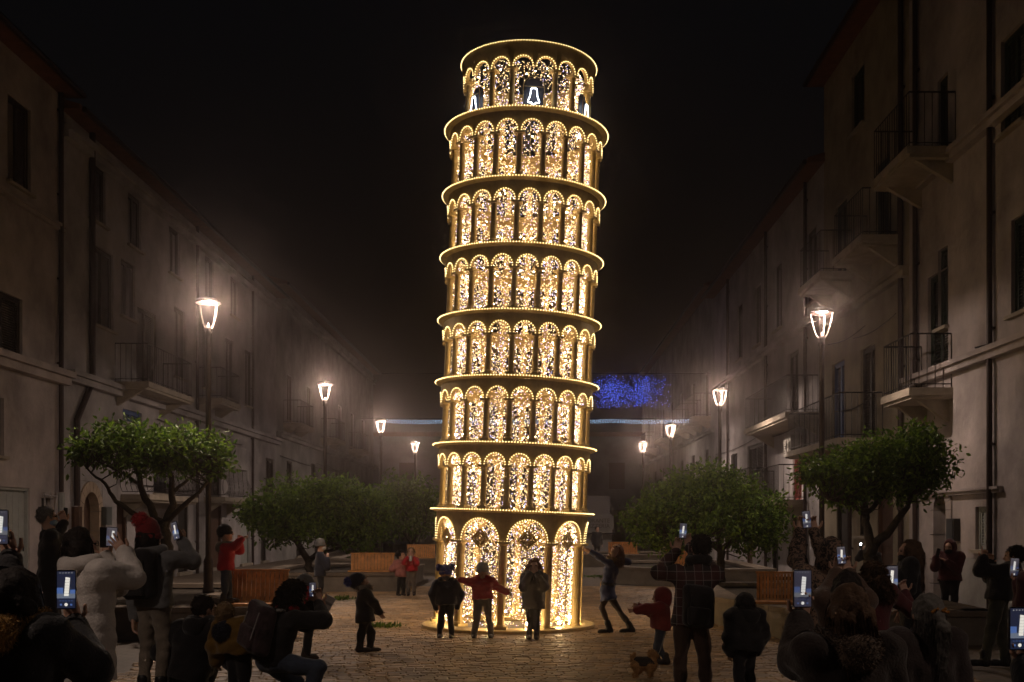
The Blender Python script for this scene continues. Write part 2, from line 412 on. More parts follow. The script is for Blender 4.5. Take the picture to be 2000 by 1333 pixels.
def bench(x0, x1, ytop, ybot, Y, label, yaw=0., nsl=13):
    a, b = at(x0, ybot, Y), at(x1, ybot, Y); w = np.linalg.norm(b-a); c = (a+b)/2
    t = thing('bench_back', (c[0], c[1], .452), label, 'bench', 'slatted bench backs on the planters'); t.rotation_euler = (0, 0, yaw)
    h = max(.42, (ybot-ytop)*Y/F); ln = .16
    for k in range(nsl):
        x = -w/2+w*(k+.5)/nsl; mb = MB()
        R = np.array([[1, 0, 0], [0, math.cos(ln), math.sin(ln)], [0, -math.sin(ln), math.cos(ln)]])
        mb.box((x, ln*h/2, h/2), (w/nsl-.010, .024, h-.02), R); mb.build('slat', M_wood, t)
    mb = MB()
    for z in (.08, h-.08): mb.box((0, ln*z+.026, z), (w*.98, .025, .05))
    for sx in (-1, 1): mb.tube([(sx*w*.42, .05, 0), (sx*w*.42, ln*h*.8+.04, h*.8)], .018, 5)
    mb.build('rail', M_iron, t)
    mb = MB(); mb.box((0, ln*h, h+.006), (w+.02, .05, .03)); mb.build('cap_rail', M_wood, t)
    mb = MB(); mb.box((0, -.30, .02), (w, .4, .035)); mb.build('seat', M_wood, t)
bench(445, 562, 1117, 1182, 15.6, 'orange slatted bench back beside the child in the red coat pointing')
bench(685, 770, 1084, 1117, 26.2, 'orange slatted bench back behind the child looking up, left of the tower')
bench(795, 850, 1066, 1090, 36.2, 'small slatted bench back just behind the two children in red')
bench(1478, 1562, 1127, 1168, 16.0, 'orange slatted bench back right of the man in the plaid shirt', -.25)
bench(1188, 1245, 1066, 1084, 41, 'dim slatted bench back behind the woman leaning at the tower')
bench(1300, 1372, 1078, 1106, 29.2, 'slatted bench back behind the raised arms of the man in plaid', -.2)
# ================================================================== HOUSES
XL = lambda Y: -10.7+.0186*Y
XR = lambda Y: 7.6+.0186*Y
def plaster(name, c, dirt=.35):
    return mat(name, c, .92, 0, dirt, .8, .35, 9, .2)
RB = random.Random(3)
class House:
    def __init__(s, side, Y0, Y1, H, m, label, depth=7.0):
        s.side, s.Y0, s.Y1, s.H, s.m = side, Y0, Y1, H, m
        X = XL(Y0) if side < 0 else XR(Y0); s.o = np.array([X, Y0, 0.])
        s.root = thing('house', s.o, label, 'house', 'houses lining the street'); s.ops = []; s.late = []; s.depth = depth
    def T(s, p):
        u, v, z = p; Y = s.Y0+u
        X = XL(Y)-v if s.side < 0 else XR(Y)+v
        return (X-s.o[0], Y-s.o[1], z)
    def px(s, x, y=None):
        Y = F*(-10.7 if s.side < 0 else 7.6)/(x-1040.0)
        return Y-s.Y0 if y is None else (Y-s.Y0, CAMH+(HOR-y)*Y/F)
    def rect(s, x0, x1, y0, y1):
        ua, ub = sorted((s.px(x0), s.px(x1))); xm = (x0+x1)/2
        return ua, ub, s.px(xm, y1)[1], s.px(xm, y0)[1]
    def b(s, mb, name, m, parent=None, **k): return mb.build(name, m, parent or s.root, T=s.T, **k)
    def shutters(s, u0, u1, z0, z1, m, door=False):
        s.ops.append((u0, u1, z0, z1))
        mb = MB(); w = .05
        mb.bx(u0-.0, u0+w, .06, .14, z0, z1); mb.bx(u1-w, u1, .06, .14, z0, z1); mb.bx(u0+w, u1-w, .06, .14, z1-w, z1)
        win = s.b(mb, 'window', m)
        um = (u0+u1)/2
        for a, c in ((u0+w+.004, um-.004), (um+.004, u1-w-.004)):
            mb = MB(); fr = .045
            mb.bx(a, a+fr, .075, .115, z0+.01, z1-w); mb.bx(c-fr, c, .075, .115, z0+.01, z1-w)
            mb.bx(a+fr, c-fr, .075, .115, z0+.01, z0+.08); mb.bx(a+fr, c-fr, .075, .115, z1-w-.06, z1-w)
            z = z0+.11; R = np.array([[1, 0, 0], [0, .8, -.6], [0, .6, .8]])
            while z < z1-w-.08:
                mb.box(((a+c)/2, .095, z), (c-a-2*fr, .045, .009), R); z += .05
            s.b(mb, 'shutter', m, win)
        if not door:
            mb = MB(); mb.bx(u0-.08, u1+.08, -.09, .12, z0-.06, z0-.001); s.b(mb, 'sill', M_stone, win)
        return win
    def glass(s, u0, u1, z0, z1, m):
        s.ops.append((u0, u1, z0, z1)); w = .05; um = (u0+u1)/2
        mb = MB(); mb.bx(u0, u0+w, .08, .14, z0, z1); mb.bx(u1-w, u1, .08, .14, z0, z1); mb.bx(u0+w, u1-w, .08, .14, z1-w, z1); mb.bx(u0+w, u1-w, .08, .14, z0, z0+w); mb.bx(um-.02, um+.02, .085, .135, z0+w, z1-w)
        win = s.b(mb, 'window', m)
        for a, c in ((u0+w, um-.02), (um+.02, u1-w)):
            mb = MB(); mb.bx(a, c, .105, .112, z0+w, z1-w); s.b(mb, 'pane', M_glass, win)
        mb = MB(); mb.bx(u0-.08, u1+.08, -.08, .12, z0-.06, z0-.001); s.b(mb, 'sill', M_stone, win)
    def door(s, u0, u1, z1, m, planks=0):
        s.ops.append((u0, u1, 0.0, z1)); w = .06
        mb = MB(); mb.bx(u0, u0+w, .03, .15, 0, z1); mb.bx(u1-w, u1, .03, .15, 0, z1); mb.bx(u0+w, u1-w, .03, .15, z1-w, z1)
        d = s.b(mb, 'door', m)
        if planks:
            for k in range(planks):
                a = u0+w+(u1-u0-2*w)*k/planks; c = u0+w+(u1-u0-2*w)*(k+1)/planks
                mb = MB(); mb.bx(a+.006, c-.006, .09, .13, .01, z1-w); s.b(mb, 'plank', m, d)
        else:
            mb = MB(); mb.bx(u0+w, u1-w, .10, .14, .01, z1-w)
            for za, zb in ((.15, z1*.42), (z1*.48, z1-.2)): mb.bx(u0+w+.1, u1-w-.1, .085, .1, za, zb)
            s.b(mb, 'leaf', m, d)
        mb = MB(); mb.tube([(u1-w-.08, .07, 1.0), (u1-w-.08, .07, 1.12)], .012, 5); s.b(mb, 'handle', M_iron, d)
        mb = MB(); mb.bx(u0-.12, u1+.12, -.1, .05, .004, .1); s.b(mb, 'step', M_stone)
    def arch(s, u0, u1, z1, md, mstone):
        um, r = (u0+u1)/2, (u1-u0)/2; zs = z1-r
        s.ops.append((u0-.26, u1+.26, 0.0, z1+.26))
        mb = MB(); mb.bx(u0, u1, .22, .27, .01, z1); d = s.b(mb, 'door', md)
        for k in range(5):
            mb = MB(); a = u0+(u1-u0)*k/5; mb.bx(a+.008, a+(u1-u0)/5-.008, .2, .22, .02, z1); s.b(mb, 'plank', md, d)
        for k in range(9):
            a0, a1 = PI*k/9+.012, PI*(k+1)/9-.012; mb = MB(); V = []
            for vv in (-.03, .24):
                for rr in (r, r+.255):
                    V += [(um+rr*math.cos(a), vv, zs+rr*math.sin(a)) for a in (a0, (a0+a1)/2, a1)]
            mb.add(V, [(0, 1, 4, 3), (1, 2, 5, 4), (6, 9, 10, 7), (7, 10, 11, 8), (0, 6, 7, 1), (1, 7, 8, 2), (3, 4, 10, 9), (4, 5, 11, 10), (0, 3, 9, 6), (2, 8, 11, 5)])
            s.b(mb, 'stone', mstone)
        for sx in (0, 1):
            z = 0.0; n = 4
            for k in range(n):
                mb = MB(); zz = zs/n; a = u0-.255 if sx == 0 else u1
                mb.bx(a, a+.255, -.03, .24, z+.006, z+zz-.006); z += zz; s.b(mb, 'stone', mstone)
        for sx in (0, 1):   # corner fill above the arch
            mb = MB(); V = [((um-r-.26) if sx == 0 else (um+r+.26), 0.012, z1+.26)]
            V += [(um+(r+.25)*math.cos(a), 0.012, zs+(r+.25)*math.sin(a)) for a in ([PI/2+PI/2*j/6 for j in range(7)] if sx == 0 else [PI/2-PI/2*j/6 for j in range(7)])]
            mb.add(V, [(0, j, j+1) for j in range(1, 7)]); s.b(mb, 'spandrel', s.m)
    def balcony(s, u0, u1, z, d=.85, belly=False, m=None):
        mb = MB(); mb.bx(u0, u1, -d, .0, z-.14, z); mb.bx(u0+.03, u1-.03, -d+.05, 0, z-.2, z-.142)
        for u in (u0+.25, u1-.25): mb.add([(u-.06, -.001, z-.2), (u+.06, -.001, z-.2), (u+.06, -.001, z-.6), (u-.06, -.001, z-.6), (u-.06, -d*.75, z-.2), (u+.06, -d*.75, z-.2)], [(0, 1, 5, 4), (2, 3, 4, 5), (0, 4, 3), (1, 2, 5), (3, 2, 1, 0)])
        bo = s.b(mb, 'balcony', m or M_stone); mb = MB(); h = .98; e = .05
        path = [(u0+e, -.02), (u0+e, -d+e), (u1-e, -d+e), (u1-e, -.02)]
        for zz in (z+.07, z+h): mb.tube([(p[0], p[1], zz) for p in path], .016 if zz > z+.5 else .01, 4)
        for i in range(3):
            a, c = np.array(path[i]), np.array(path[i+1]); n = max(2, int(np.linalg.norm(c-a)/.13)); out = nrm(np.array([0, -1.]) if i == 1 else (np.array([-1., 0]) if i == 0 else np.array([1., 0])))
            for k in range(n+1):
                p = a+(c-a)*k/n
                if belly: P = [(*(p+out*.16*math.sin(PI*min(1, t*1.5))*(1-t)*1.4), z+.07+(h-.07)*t) for t in (0, .15, .3, .45, .65, 1)]
                else: P = [(*p, z), (*p, z+h)]
                mb.tube(P, .0085, 3, False)
        s.b(mb, 'railing', M_iron, bo)
    def pipe(s, u, z0, z1, r=.05, m=None, v=-.08, kink=None):
        P = [(u, v, z0), (u, v, z1)] if not kink else [(u, v, z0), (u, v, kink), (u+.9, v, kink+1.0), (u+.9, v, z1)]
        mb = MB(); mb.tube(P, r, 8)
        z = z0+1
        while z < min(z1, kink or z1): mb.box((u, v+.03, z), (r*2.6, .08, .04)); z += 1.9
        s.b(mb, 'drainpipe', m or M_pole, smooth=False)
    def course(s, z, h=.18, d=.12, u0=0, u1=None, m=None, name='string_course'):
        mb = MB(); u1 = u1 if u1 is not None else s.Y1-s.Y0
        mb.bx(u0, u1, -d, -.001, z, z+h*.55); mb.bx(u0, u1, -d*1.5, -.001, z+h*.55+.001, z+h); s.b(mb, name, m or s.m)
    def box(s, name, u0, u1, z0, z1, d, m, v=0):
        mb = MB(); mb.bx(u0, u1, v-d, v-.002, z0, z1); mb.bx(u0+.03, u1-.03, v-d-.012, v-d, z0+.03, z1-.03); return s.b(mb, name, m)
    def cable(s, u0, u1, z0, z1):
        n = 10; mb = MB(); mb.tube([(u0+(u1-u0)*k/n, -.05, z0+(z1-z0)*k/n-.10*math.sin(PI*k/n)) for k in range(n+1)], .014, 4); s.b(mb, 'cable', M_iron)
    def finish(s):
        L_ = s.Y1-s.Y0
        for k in range(3): a = RB.uniform(0, L_*.5); z = RB.choice((2.55, 4.4, 5.9))+RB.uniform(0, .2); s.cable(a, a+RB.uniform(3, L_*.5), z, z+RB.uniform(-.2, .2))
        L = s.Y1-s.Y0; us = sorted({0, L, *[x for o in s.ops for x in o[:2]]}); zs = sorted({0, s.H, *[x for o in s.ops for x in o[2:]]})
        us = [u for u in us if 0 <= u <= L]; zs = [z for z in zs if 0 <= z <= s.H]
        mb = MB()
        for i in range(len(us)-1):
            for j in range(len(zs)-1):
                uc, zc = (us[i]+us[i+1])/2, (zs[j]+zs[j+1])/2
                if any(o[0] < uc < o[1] and o[2] < zc < o[3] for o in s.ops): continue
                mb.add([(us[i], 0, zs[j]), (us[i+1], 0, zs[j]), (us[i+1], 0, zs[j+1]), (us[i], 0, zs[j+1])], [(0, 1, 2, 3)])
        for a, c, z0, z1 in s.ops:
            V = [(a, 0, z0), (c, 0, z0), (c, 0, z1), (a, 0, z1), (a, .3, z0), (c, .3, z0), (c, .3, z1), (a, .3, z1)]
            mb.add(V, [(0, 1, 5, 4), (1, 2, 6, 5), (2, 3, 7, 6), (3, 0, 4, 7), (4, 5, 6, 7)])
        D = s.depth
        mb.add([(0, 0, 0), (0, D, 0), (0, D, s.H), (0, 0, s.H), (L, 0, 0), (L, D, 0), (L, D, s.H), (L, 0, s.H)], [(0, 1, 2, 3), (4, 7, 6, 5), (1, 5, 6, 2)])
        s.b(mb, 'wall', s.m)
        mb = MB(); mb.bx(-.1, L+.1, -.45, D, s.H+.001, s.H+.1)
        mb.add([(-.1, -.45, s.H+.101), (L+.1, -.45, s.H+.101), (L+.1, D/2, s.H+1.3), (-.1, D/2, s.H+1.3), (L+.1, D, s.H+.101), (-.1, D, s.H+.101)], [(0, 1, 2, 3), (3, 2, 4, 5), (0, 3, 5), (1, 4, 2)])
        rf = s.b(mb, 'roof', M_roof); mb = MB(); mb.tube([(0, -.5, s.H+.02), (L, -.5, s.H+.02)], .07, 6); s.b(mb, 'gutter', M_pole, rf)
def aircon(h, u, z, label, w=.85):
    P = h.T((u, -.2, z)); t = thing('air_conditioner', np.array(P)+h.o, label, 'air conditioner', 'air conditioners on the house walls')
    TT = lambda p: tuple(np.array(h.T((u+p[0], -.2+p[1], z+p[2])))-np.array(P))
    m = mat('ac_white', (.42, .40, .37), .6, 0, .15, 6)
    mb = MB(); mb.bx(-w/2, w/2, -.16, .14, 0, .58); mb.build('case', m, t, T=TT)
    mb = MB()
    for r in (.06, .12, .18, .235):
        mb.tube([(-.1+r*math.cos(2*PI*k/16), -.168, .29+r*math.sin(2*PI*k/16)) for k in range(17)], .006, 3, False)
    for k in range(7): mb.box((w*.32, -.165, .1+.065*k), (w*.2, .012, .02))
    mb.build('grille', M_iron, t, T=TT)
    mb = MB()
    for x in (-.28, .28): mb.bx(x-.02, x+.02, -.14, .2, -.05, -.001)
    mb.build('bracket', M_iron, t, T=TT)
M_roof = mat('roof_tile', (.16, .07, .045), .9, 0, .3, 3)
cream = plaster('cream_plaster', (.40, .35, .345)); white = plaster('white_plaster', (.40, .375, .385)); grey = plaster('grey_plaster', (.33, .32, .315)); ochre = plaster('ochre_plaster', (.32, .275, .21)); rose = plaster('rose_plaster', (.42, .32, .29))
sh_br = mat('brown_shutter', (.035, .025, .02), .7, 0, .2, 8); sh_gr = mat('green_shutter', (.02, .03, .022), .7, 0, .2, 8); sh_bl = mat('blue_shutter', (.05, .10, .26), .7, 0, .15, 8)
d_br = mat('brown_door', (.085, .04, .022), .6, 0, .3, 10); d_gr = mat('grey_door', (.33, .34, .33), .7, 0, .15, 4); d_dk = mat('dark_door', (.03, .024, .02), .7, 0, .3, 8); d_rd = mat('red_door', (.16, .03, .02), .7)
blocks = mat('arch_stone', (.44, .34, .26), .85, 0, .2, 4, .3, 30)

# ---- left side
A = House(-1, 12.0, 25.05, 11.3, cream, 'cream plastered house with a plank door at the left edge')
A.shutters(*A.rect(-30, 44, 570, 690), sh_br); A.glass(*A.rect(-48, 8, 772, 888), sh_br)
a = A.rect(-6, 58, 952, 1100); A.door(a[0], a[1], a[3], d_gr, 5)
A.shutters(A.px(-220), A.px(-150), 5.9, 7.9, sh_br); A.shutters(A.px(15), A.px(60), 8.6, 10.4, sh_br)
A.course(4.72, .3, .22); A.course(8.2, .14, .08); A.pipe(A.px(113), 2.3, 11.3, .055); A.pipe(A.px(113)-.02, 0, 2.28, .085, d_gr)
u, z = A.px(92, 990); mb = MB()
for k in range(3): mb.tube([(u-.32+.32*k, -.08, 1.25), (u-.32+.32*k, -.08, 2.28)], .016, 4); mb.add([(u-.34+.32*k, -.08, 2.28), (u-.30+.32*k, -.08, 2.28), (u-.32+.32*k, -.08, 2.42)], [(0, 1, 2)])
for zz in (1.3, 2.2): mb.tube([(u-.34, -.08, zz), (u+.34, -.08, zz)], .016, 4)
mb.tube([(u-.32, -.08, 2.2), (u, -.08, 1.3)], .014, 4); mb.tube([(u+.32, -.08, 2.2), (u, -.08, 1.3)], .014, 4)
A.b(mb, 'window_grate', white); A.ops.append((u-.28, u+.28, 1.3, 2.15)); mb = MB(); mb.bx(u-.28, u+.28, .12, .14, 1.3, 2.15); A.b(mb, 'pane', M_glass)
A.finish()
B = House(-1, 25.051, 46.0, 11.0, white, 'white plastered house with an arched stone doorway behind the near left tree')
B.arch(B.px(153)+.25, B.px(195)-.1, 2.35, d_br, blocks)
B.shutters(*B.rect(180, 222, 487, 640), sh_br); B.shutters(*B.rect(236, 264, 512, 622), sh_br)
u0, u1 = B.px(268), B.px(304); B.shutters(u0, u1, 5.25, 7.5, sh_br, True); B.balcony(B.px(222), B.px(318), 5.22, .9)
B.shutters(*B.rect(240, 277, 803, 858), sh_bl)
B.door(B.px(228), B.px(248), 2.1, d_br); B.glass(B.px(300), B.px(330), 2.45, 4.0, sh_br); B.balcony(B.px(236), B.px(338), 2.35, .75, True)
B.door(B.px(348), B.px(368), 2.35, d_dk); B.door(B.px(412), B.px(433), 2.2, d_br); B.balcony(B.px(398), B.px(447), 2.45, .7, True); B.shutters(B.px(404), B.px(432), 2.47, 4.3, sh_br, True)
B.shutters(*B.rect(519, 536, 896, 962), sh_br); B.door(B.px(470), B.px(488), 2.3, d_gr); B.door(B.px(510), B.px(520), 2.2, d_dk)
for a, c in ((340, 362), (395, 415), (440, 456), (478, 492)): B.shutters(B.px(a), B.px(c), 6.0, 8.1, sh_br)
for a in (175, 250, 330, 400, 450): B.shutters(B.px(a), B.px(a)+1.0, 9.0, 10.4, sh_br)
B.balcony(B.px(385), B.px(425), 5.6, .8); B.course(4.85, .26, .2); B.course(10.4, .3, .15)
B.pipe(B.px(143), 2.0, 11, .075, None, -.09, 4.0); B.pipe(B.px(143), .0, 1.98, .13, d_br); B.pipe(B.px(381), 0, 11, .05); B.pipe(B.px(490), 0, 11, .05)
B.box('meter_box', B.px(196), B.px(208), 1.55, 2.0, .14, mat('meter_grey', (.10, .11, .11), .6))
B.box('plinth', B.px(370), B.px(410), .01, 1.0, .03, grey)
B.finish()
Cc = House(-1, 46.001, 74, 11.6, grey, 'grey house far along the left row behind the second lamp')
for a, y0, y1 in ((608, 905, 945), (655, 918, 950), (690, 925, 960), (560, 900, 950)): Cc.shutters(Cc.px(a), Cc.px(a)+1.1, CAMH+(HOR-y1)*(Cc.px(a)+46)/F, CAMH+(HOR-y0)*(Cc.px(a)+46)/F, sh_br)
for k in range(6): Cc.shutters(2+4.2*k, 3.1+4.2*k, 6.1, 8.1, sh_br); Cc.door(3.9+4.2*k, 5.0+4.2*k, 2.3, d_dk)
for k in (0, 2, 4): Cc.balcony(1.2+4.2*k, 4+4.2*k, 5.9, .8)
Cc.course(5.2, .26, .2); Cc.course(10.9, .3, .15); Cc.finish()
# ---- right side
D = House(1, 9.0, 22.2, 13.0, cream, 'tall pale house with an arched doorway at the right edge')
D.arch(D.px(1850), D.px(1826), 2.15, d_dk, cream); D.shutters(*D.rect(1905, 1926, 990, 1074), d_gr)
D.shutters(*D.rect(1832, 1851, 485, 640), sh_gr); D.shutters(*D.rect(1831, 1851, 150, 330), sh_gr); D.shutters(*D.rect(1975, 2010, 420, 610), sh_gr); D.shutters(D.px(2120), D.px(2060), 5.4, 7.3, sh_gr)
D.shutters(*D.rect(1955, 2000, 60, 250), sh_gr)
D.course(2.1, .10, .07, D.px(1960), D.px(1800)); D.course(4.3, .2, .14); D.course(8.1, .2, .14); D.course(12.4, .4, .2)
D.box('meter_box', D.px(1876), D.px(1861), 1.28, 1.68, .12, mat('meter_dark', (.03, .03, .03), .5)); D.pipe(D.px(1942), 0, 13, .05); D.pipe(D.px(1795), 0, 13, .05)
D.balcony(D.px(1862), D.px(1800), 4.05, .8); D.shutters(D.px(1852), D.px(1812), 4.52, 6.3, sh_gr, True); D.balcony(D.px(1870), D.px(1790), 8.35, .9)
D.box('plinth', 0, D.px(1855), .01, 1.0, .035, grey); D.finish()
E = House(1, 22.201, 28.7, 13.0, ochre, 'ochre house with a long railed balcony behind the right lamp post')
E.balcony(1.6, 6.4, 3.45, 1.0); E.shutters(4.6, 5.7, 3.47, 5.6, sh_bl, True); E.shutters(2.2, 3.3, 3.47, 5.6, sh_br, True); E.door(1.0, 2.1, 2.3, d_br); E.door(4.2, 5.3, 2.4, d_dk); E.glass(2.7, 3.6, 1.3, 2.4, sh_br)
E.shutters(1.2, 2.2, 7.6, 9.5, sh_gr, True); E.shutters(4.4, 5.4, 7.6, 9.5, sh_gr, True); E.balcony(.6, 2.8, 7.58, .8); E.balcony(3.9, 6, 7.58, .8); E.shutters(3, 4, 10.8, 12.2, sh_gr)
E.pipe(.3, 0, 13, .055); E.pipe(3.9, 0, 3.2, .05); E.course(6.6, .2, .14); E.finish()
G = House(1, 28.701, 46, 11.0, white, 'white house with plant-filled balconies behind the right-hand wide tree')
G.balcony(G.px(1574), G.px(1512), 2.25, .8); G.shutters(G.px(1566), G.px(1548), 2.27, 4.1, d_rd, True); G.door(G.px(1563), G.px(1546), 2.0, d_br); G.balcony(G.px(1600), G.px(1508), 4.55, .9); G.shutters(G.px(1560), G.px(1540), 4.57, 6.6, sh_br, True)
G.shutters(*G.rect(1460, 1490, 868, 935), sh_br); G.balcony(G.px(1500), G.px(1450), 2.4, .7); G.door(G.px(1520), G.px(1508), 2.1, d_dk); G.door(G.px(1470), G.px(1458), 2.1, d_br); G.glass(G.px(1440), G.px(1428), 2.5, 4.2, sh_br)
for a in (1585, 1520, 1480, 1445): G.shutters(G.px(a)-.5, G.px(a)+.5, 7.6, 9.6, sh_br)
G.pipe(G.px(1578), 0, 11, .05); G.pipe(G.px(1500), 0, 11, .05); G.pipe(G.px(1425), 0, 11, .05); G.course(7.0, .2, .14); G.finish()
K = House(1, 46.001, 76, 11.5, grey, 'grey house far along the right row behind the second lamp')
for k in range(7): K.shutters(1.5+4*k, 2.6+4*k, 6.2, 8.2, sh_br); K.shutters(1.5+4*k, 2.6+4*k, 3.0, 4.8, sh_br); K.door(3.3+4*k, 4.4+4*k, 2.3, d_dk)
for k in (0, 1, 3, 5): K.balcony(.8+4*k, 3.6+4*k, 2.95, .8); K.balcony(.8+4*k, 3.6+4*k, 6.15, .8)
K.course(5.4, .2, .14); K.finish()
aircon(B, B.px(226), 3.62, 'white air conditioner beside the small blue shuttered window', 1.0)
aircon(B, B.px(382)+.7, 3.7, 'white air conditioner above the balcony right of the near left lamp')
aircon(G, G.px(1562), 3.5, 'white air conditioner under the upper balcony behind the right lamp')
# ---- end of the street
M_end = plaster('end_plaster', (.22, .23, .27))
t = thing('house', (3, 84, 0), 'dark blue-grey house closing the far end of the street', 'house', 'houses lining the street')
mb = MB(); mb.bx(-18, 22, 0, 6, 0, 8.2); mb.build('wall', M_end, t)
mb = MB(); mb.bx(-18.4, 22.4, -.4, 6, 8.201, 8.5); mb.build('roof', M_roof, t)
for k in range(9):
    x = -15+4*k
    for z0, z1 in ((.2, 2.6), (4.2, 6.2)):
        mb = MB(); mb.bx(x-.6, x+.6, -.06, -.002, z0, z1); mb.bx(x-.5, x+.5, -.09, -.061, z0+.1, z1-.1); mb.build('window', sh_bl if k % 3 == 0 else sh_br, t)
for k in range(3):
    mb = MB(); mb.bx(9.2+.9*k, 9.9+.9*k, -.12, -.095, 4.3, 6.0)
    mb.build('lit_pane', emit('cold_window', (.25, .35, .8), .35), t)
# blue curtain of lights and pale light string hung across the street
t = thing('blue_light_curtain', at(1240, 765, 46), 'glowing blue curtain of lights hung over the street right of the tower', 'light curtain'); t.scale = (.66, .66, .66)
EB = [emit('curtain_blue_%d' % k, c, s) for k, (c, s) in enumerate((((.05, .12, 1.0), 1.5), ((.03, .07, .8), 1.0), ((.10, .18, 1.0), 1.7)))]
mb = MB(); wr = MB(); rc = random.Random(8)
for k in range(74):
    x = -3.5+.095*k; lo = -1.15+rc.uniform(-.08, .08); wr.tube([(x, .03, 1.1), (x, .03, lo)], .005, 3, False); z = 1.05
    while z > lo:
        q_ = max(0., 1-abs((x+.6)/2.9)**2.2)*max(0., 1-abs(z/1.12)**2.0)*(.75+.25*math.sin(x*3.1))
        if rc.random() < q_: mb.mi = rc.choice((0, 0, 2, 1)); mb.octa((x+rc.uniform(-.04, .04), 0, z+rc.uniform(-.03, .03)), .027)
        z -= .06
mb.build('blue_lights', EB, t, kind='stuff'); wr.build('wire', M_iron, t)
mb = MB(); mb.tube([(-16, .05, 1.15), (4.8, .05, 1.15)], .02, 4); mb.build('cable', M_iron, t)
c = at(1045, 820, 47); t = thing('light_string', c, 'long pale blue string of lights stretched across the street behind the tower', 'light string')
ES = [emit('string_%d' % k, (.38, .58, .85), 1.5+.5*k, False) for k in range(2)]; mb = MB()
for k in range(190):
    x = -6.55+13.1*k/189; sg = -.05*math.sin(PI*((x+6.55) % 3.275)/3.275)
    for r_ in range(3): mb.mi = rc.randint(0, 1); mb.octa((x+rc.uniform(-.02, .02), 0, sg-.055*r_+rc.uniform(-.01, .01)), .017)
mb.build('bulbs', ES, t, kind='stuff')
mb = MB(); mb.tube([(-7.5, .04, .05), (7.5, .04, .05)], .012, 4); mb.build('cable', M_iron, t)
# restaurant kiosk behind the tower
c = at(1150, 1091, 50); t = thing('restaurant_kiosk', (c[0], 50, 0), 'pale kiosk with restaurant lettering half hidden behind the tower', 'kiosk')
mb = MB(); mb.bx(-3.4, 1.05, 0, 2.5, 0, 2.0); mb.build('wall', mat('kiosk_paint', (.30, .29, .28), .8, 0, .15, 2), t)
for k in range(9):
    mb = MB(); mb.bx(-3.4, .95, .02, .07, 2.03+.09*k, 2.11+.09*k); mb.build('slat', mat('kiosk_slat', (.24, .23, .24), .7), t)
mb = MB(); mb.bx(-3.5, 1.12, -.06, -.003, 1.3, 1.92); so_ = mb.build('sign_board', mat('sign_paint', (.26, .25, .24), .7), t)
mb = MB(); mb.bx(-3.5, 1.15, -.45, -.062, 1.1, 1.16); mb.build('counter', M_iron, t)
for s_, z in (('E \u2022 RISTORANTE', 1.62), ('RIA \u2022 PIZZERIA', 1.38)):
    cu = bpy.data.curves.new('lettering', 'FONT'); cu.body = s_; cu.size = .26; cu.align_x = 'RIGHT'; cu.extrude = .004
    o = bpy.data.objects.new('lettering', cu); cu.materials.append(mat('sign_ink', (.03, .02, .02), .6)); COL.objects.link(o)
    bpy.context.view_layer.update(); me = bpy.data.meshes.new_from_object(o.evaluated_get(bpy.context.evaluated_depsgraph_get())); bpy.data.objects.remove(o)
    o = bpy.data.objects.new('lettering', me); COL.objects.link(o); o.parent = so_; o.location = (.95, -.07, z); o.rotation_euler = (PI/2, 0, 0)
# ================================================================== TREES
def leaf_mat(name, c, c2):
    m = bpy.data.materials.new(name); m.use_nodes = True; t = m.node_tree; b = t.nodes['Principled BSDF']
    a = t.nodes.new('ShaderNodeAttribute'); a.attribute_name = 'tint'
    r = t.nodes.new('ShaderNodeValToRGB'); r.color_ramp.elements[0].color = (*c, 1); r.color_ramp.elements[1].color = (*c2, 1)
    t.links.new(a.outputs['Fac'], r.inputs[0]); t.links.new(r.outputs[0], b.inputs['Base Color']); b.inputs['Roughness'].default_value = .62; b.inputs['Specular IOR Level'].default_value = .25
    tr = t.nodes.new('ShaderNodeBsdfTranslucent'); t.links.new(r.outputs[0], tr.inputs[0])
    mx = t.nodes.new('ShaderNodeMixShader'); mx.inputs[0].default_value = .3
    t.links.new(b.outputs[0], mx.inputs[1]); t.links.new(tr.outputs[0], mx.inputs[2]); t.links.new(mx.outputs[0], t.nodes['Material Output'].inputs[0])
    return m
M_leaf = leaf_mat('citrus_leaf', (.045, .10, .016), (.20, .31, .035))
def leaves_mesh(name, P, Dr, S, rs):
    """P centres, Dr directions, S lengths: folded lens-shaped leaves, 6 verts 4 tris each"""
    n = len(P); up = rs.normal(size=(n, 3)); sd = np.cross(Dr, up); sd /= np.linalg.norm(sd, axis=1)[:, None]+1e-9; nn = np.cross(sd, Dr)
    L = S[:, None]; w = .23
    v = np.stack([P, P+Dr*L*.35+sd*L*w+nn*L*.07, P+Dr*L*.7+sd*L*w*.8+nn*L*.05, P+Dr*L-nn*L*.08, P+Dr*L*.7-sd*L*w*.8+nn*L*.05, P+Dr*L*.35-sd*L*w+nn*L*.07], 1).reshape(-1, 3)
    b = np.arange(n)[:, None]*6
    f = np.concatenate([b+np.array([[0, 1, 2, 3]]), b+np.array([[0, 3, 4, 5]])], 0)
    me = bpy.data.meshes.new(name); me.from_pydata(v.tolist(), [], f.tolist()); me.materials.append(M_leaf)
    k = np.repeat(rs.random(n)**1.3, 6); tint_mesh(me, np.stack([k, k, k, np.ones_like(k)], 1))
    return me
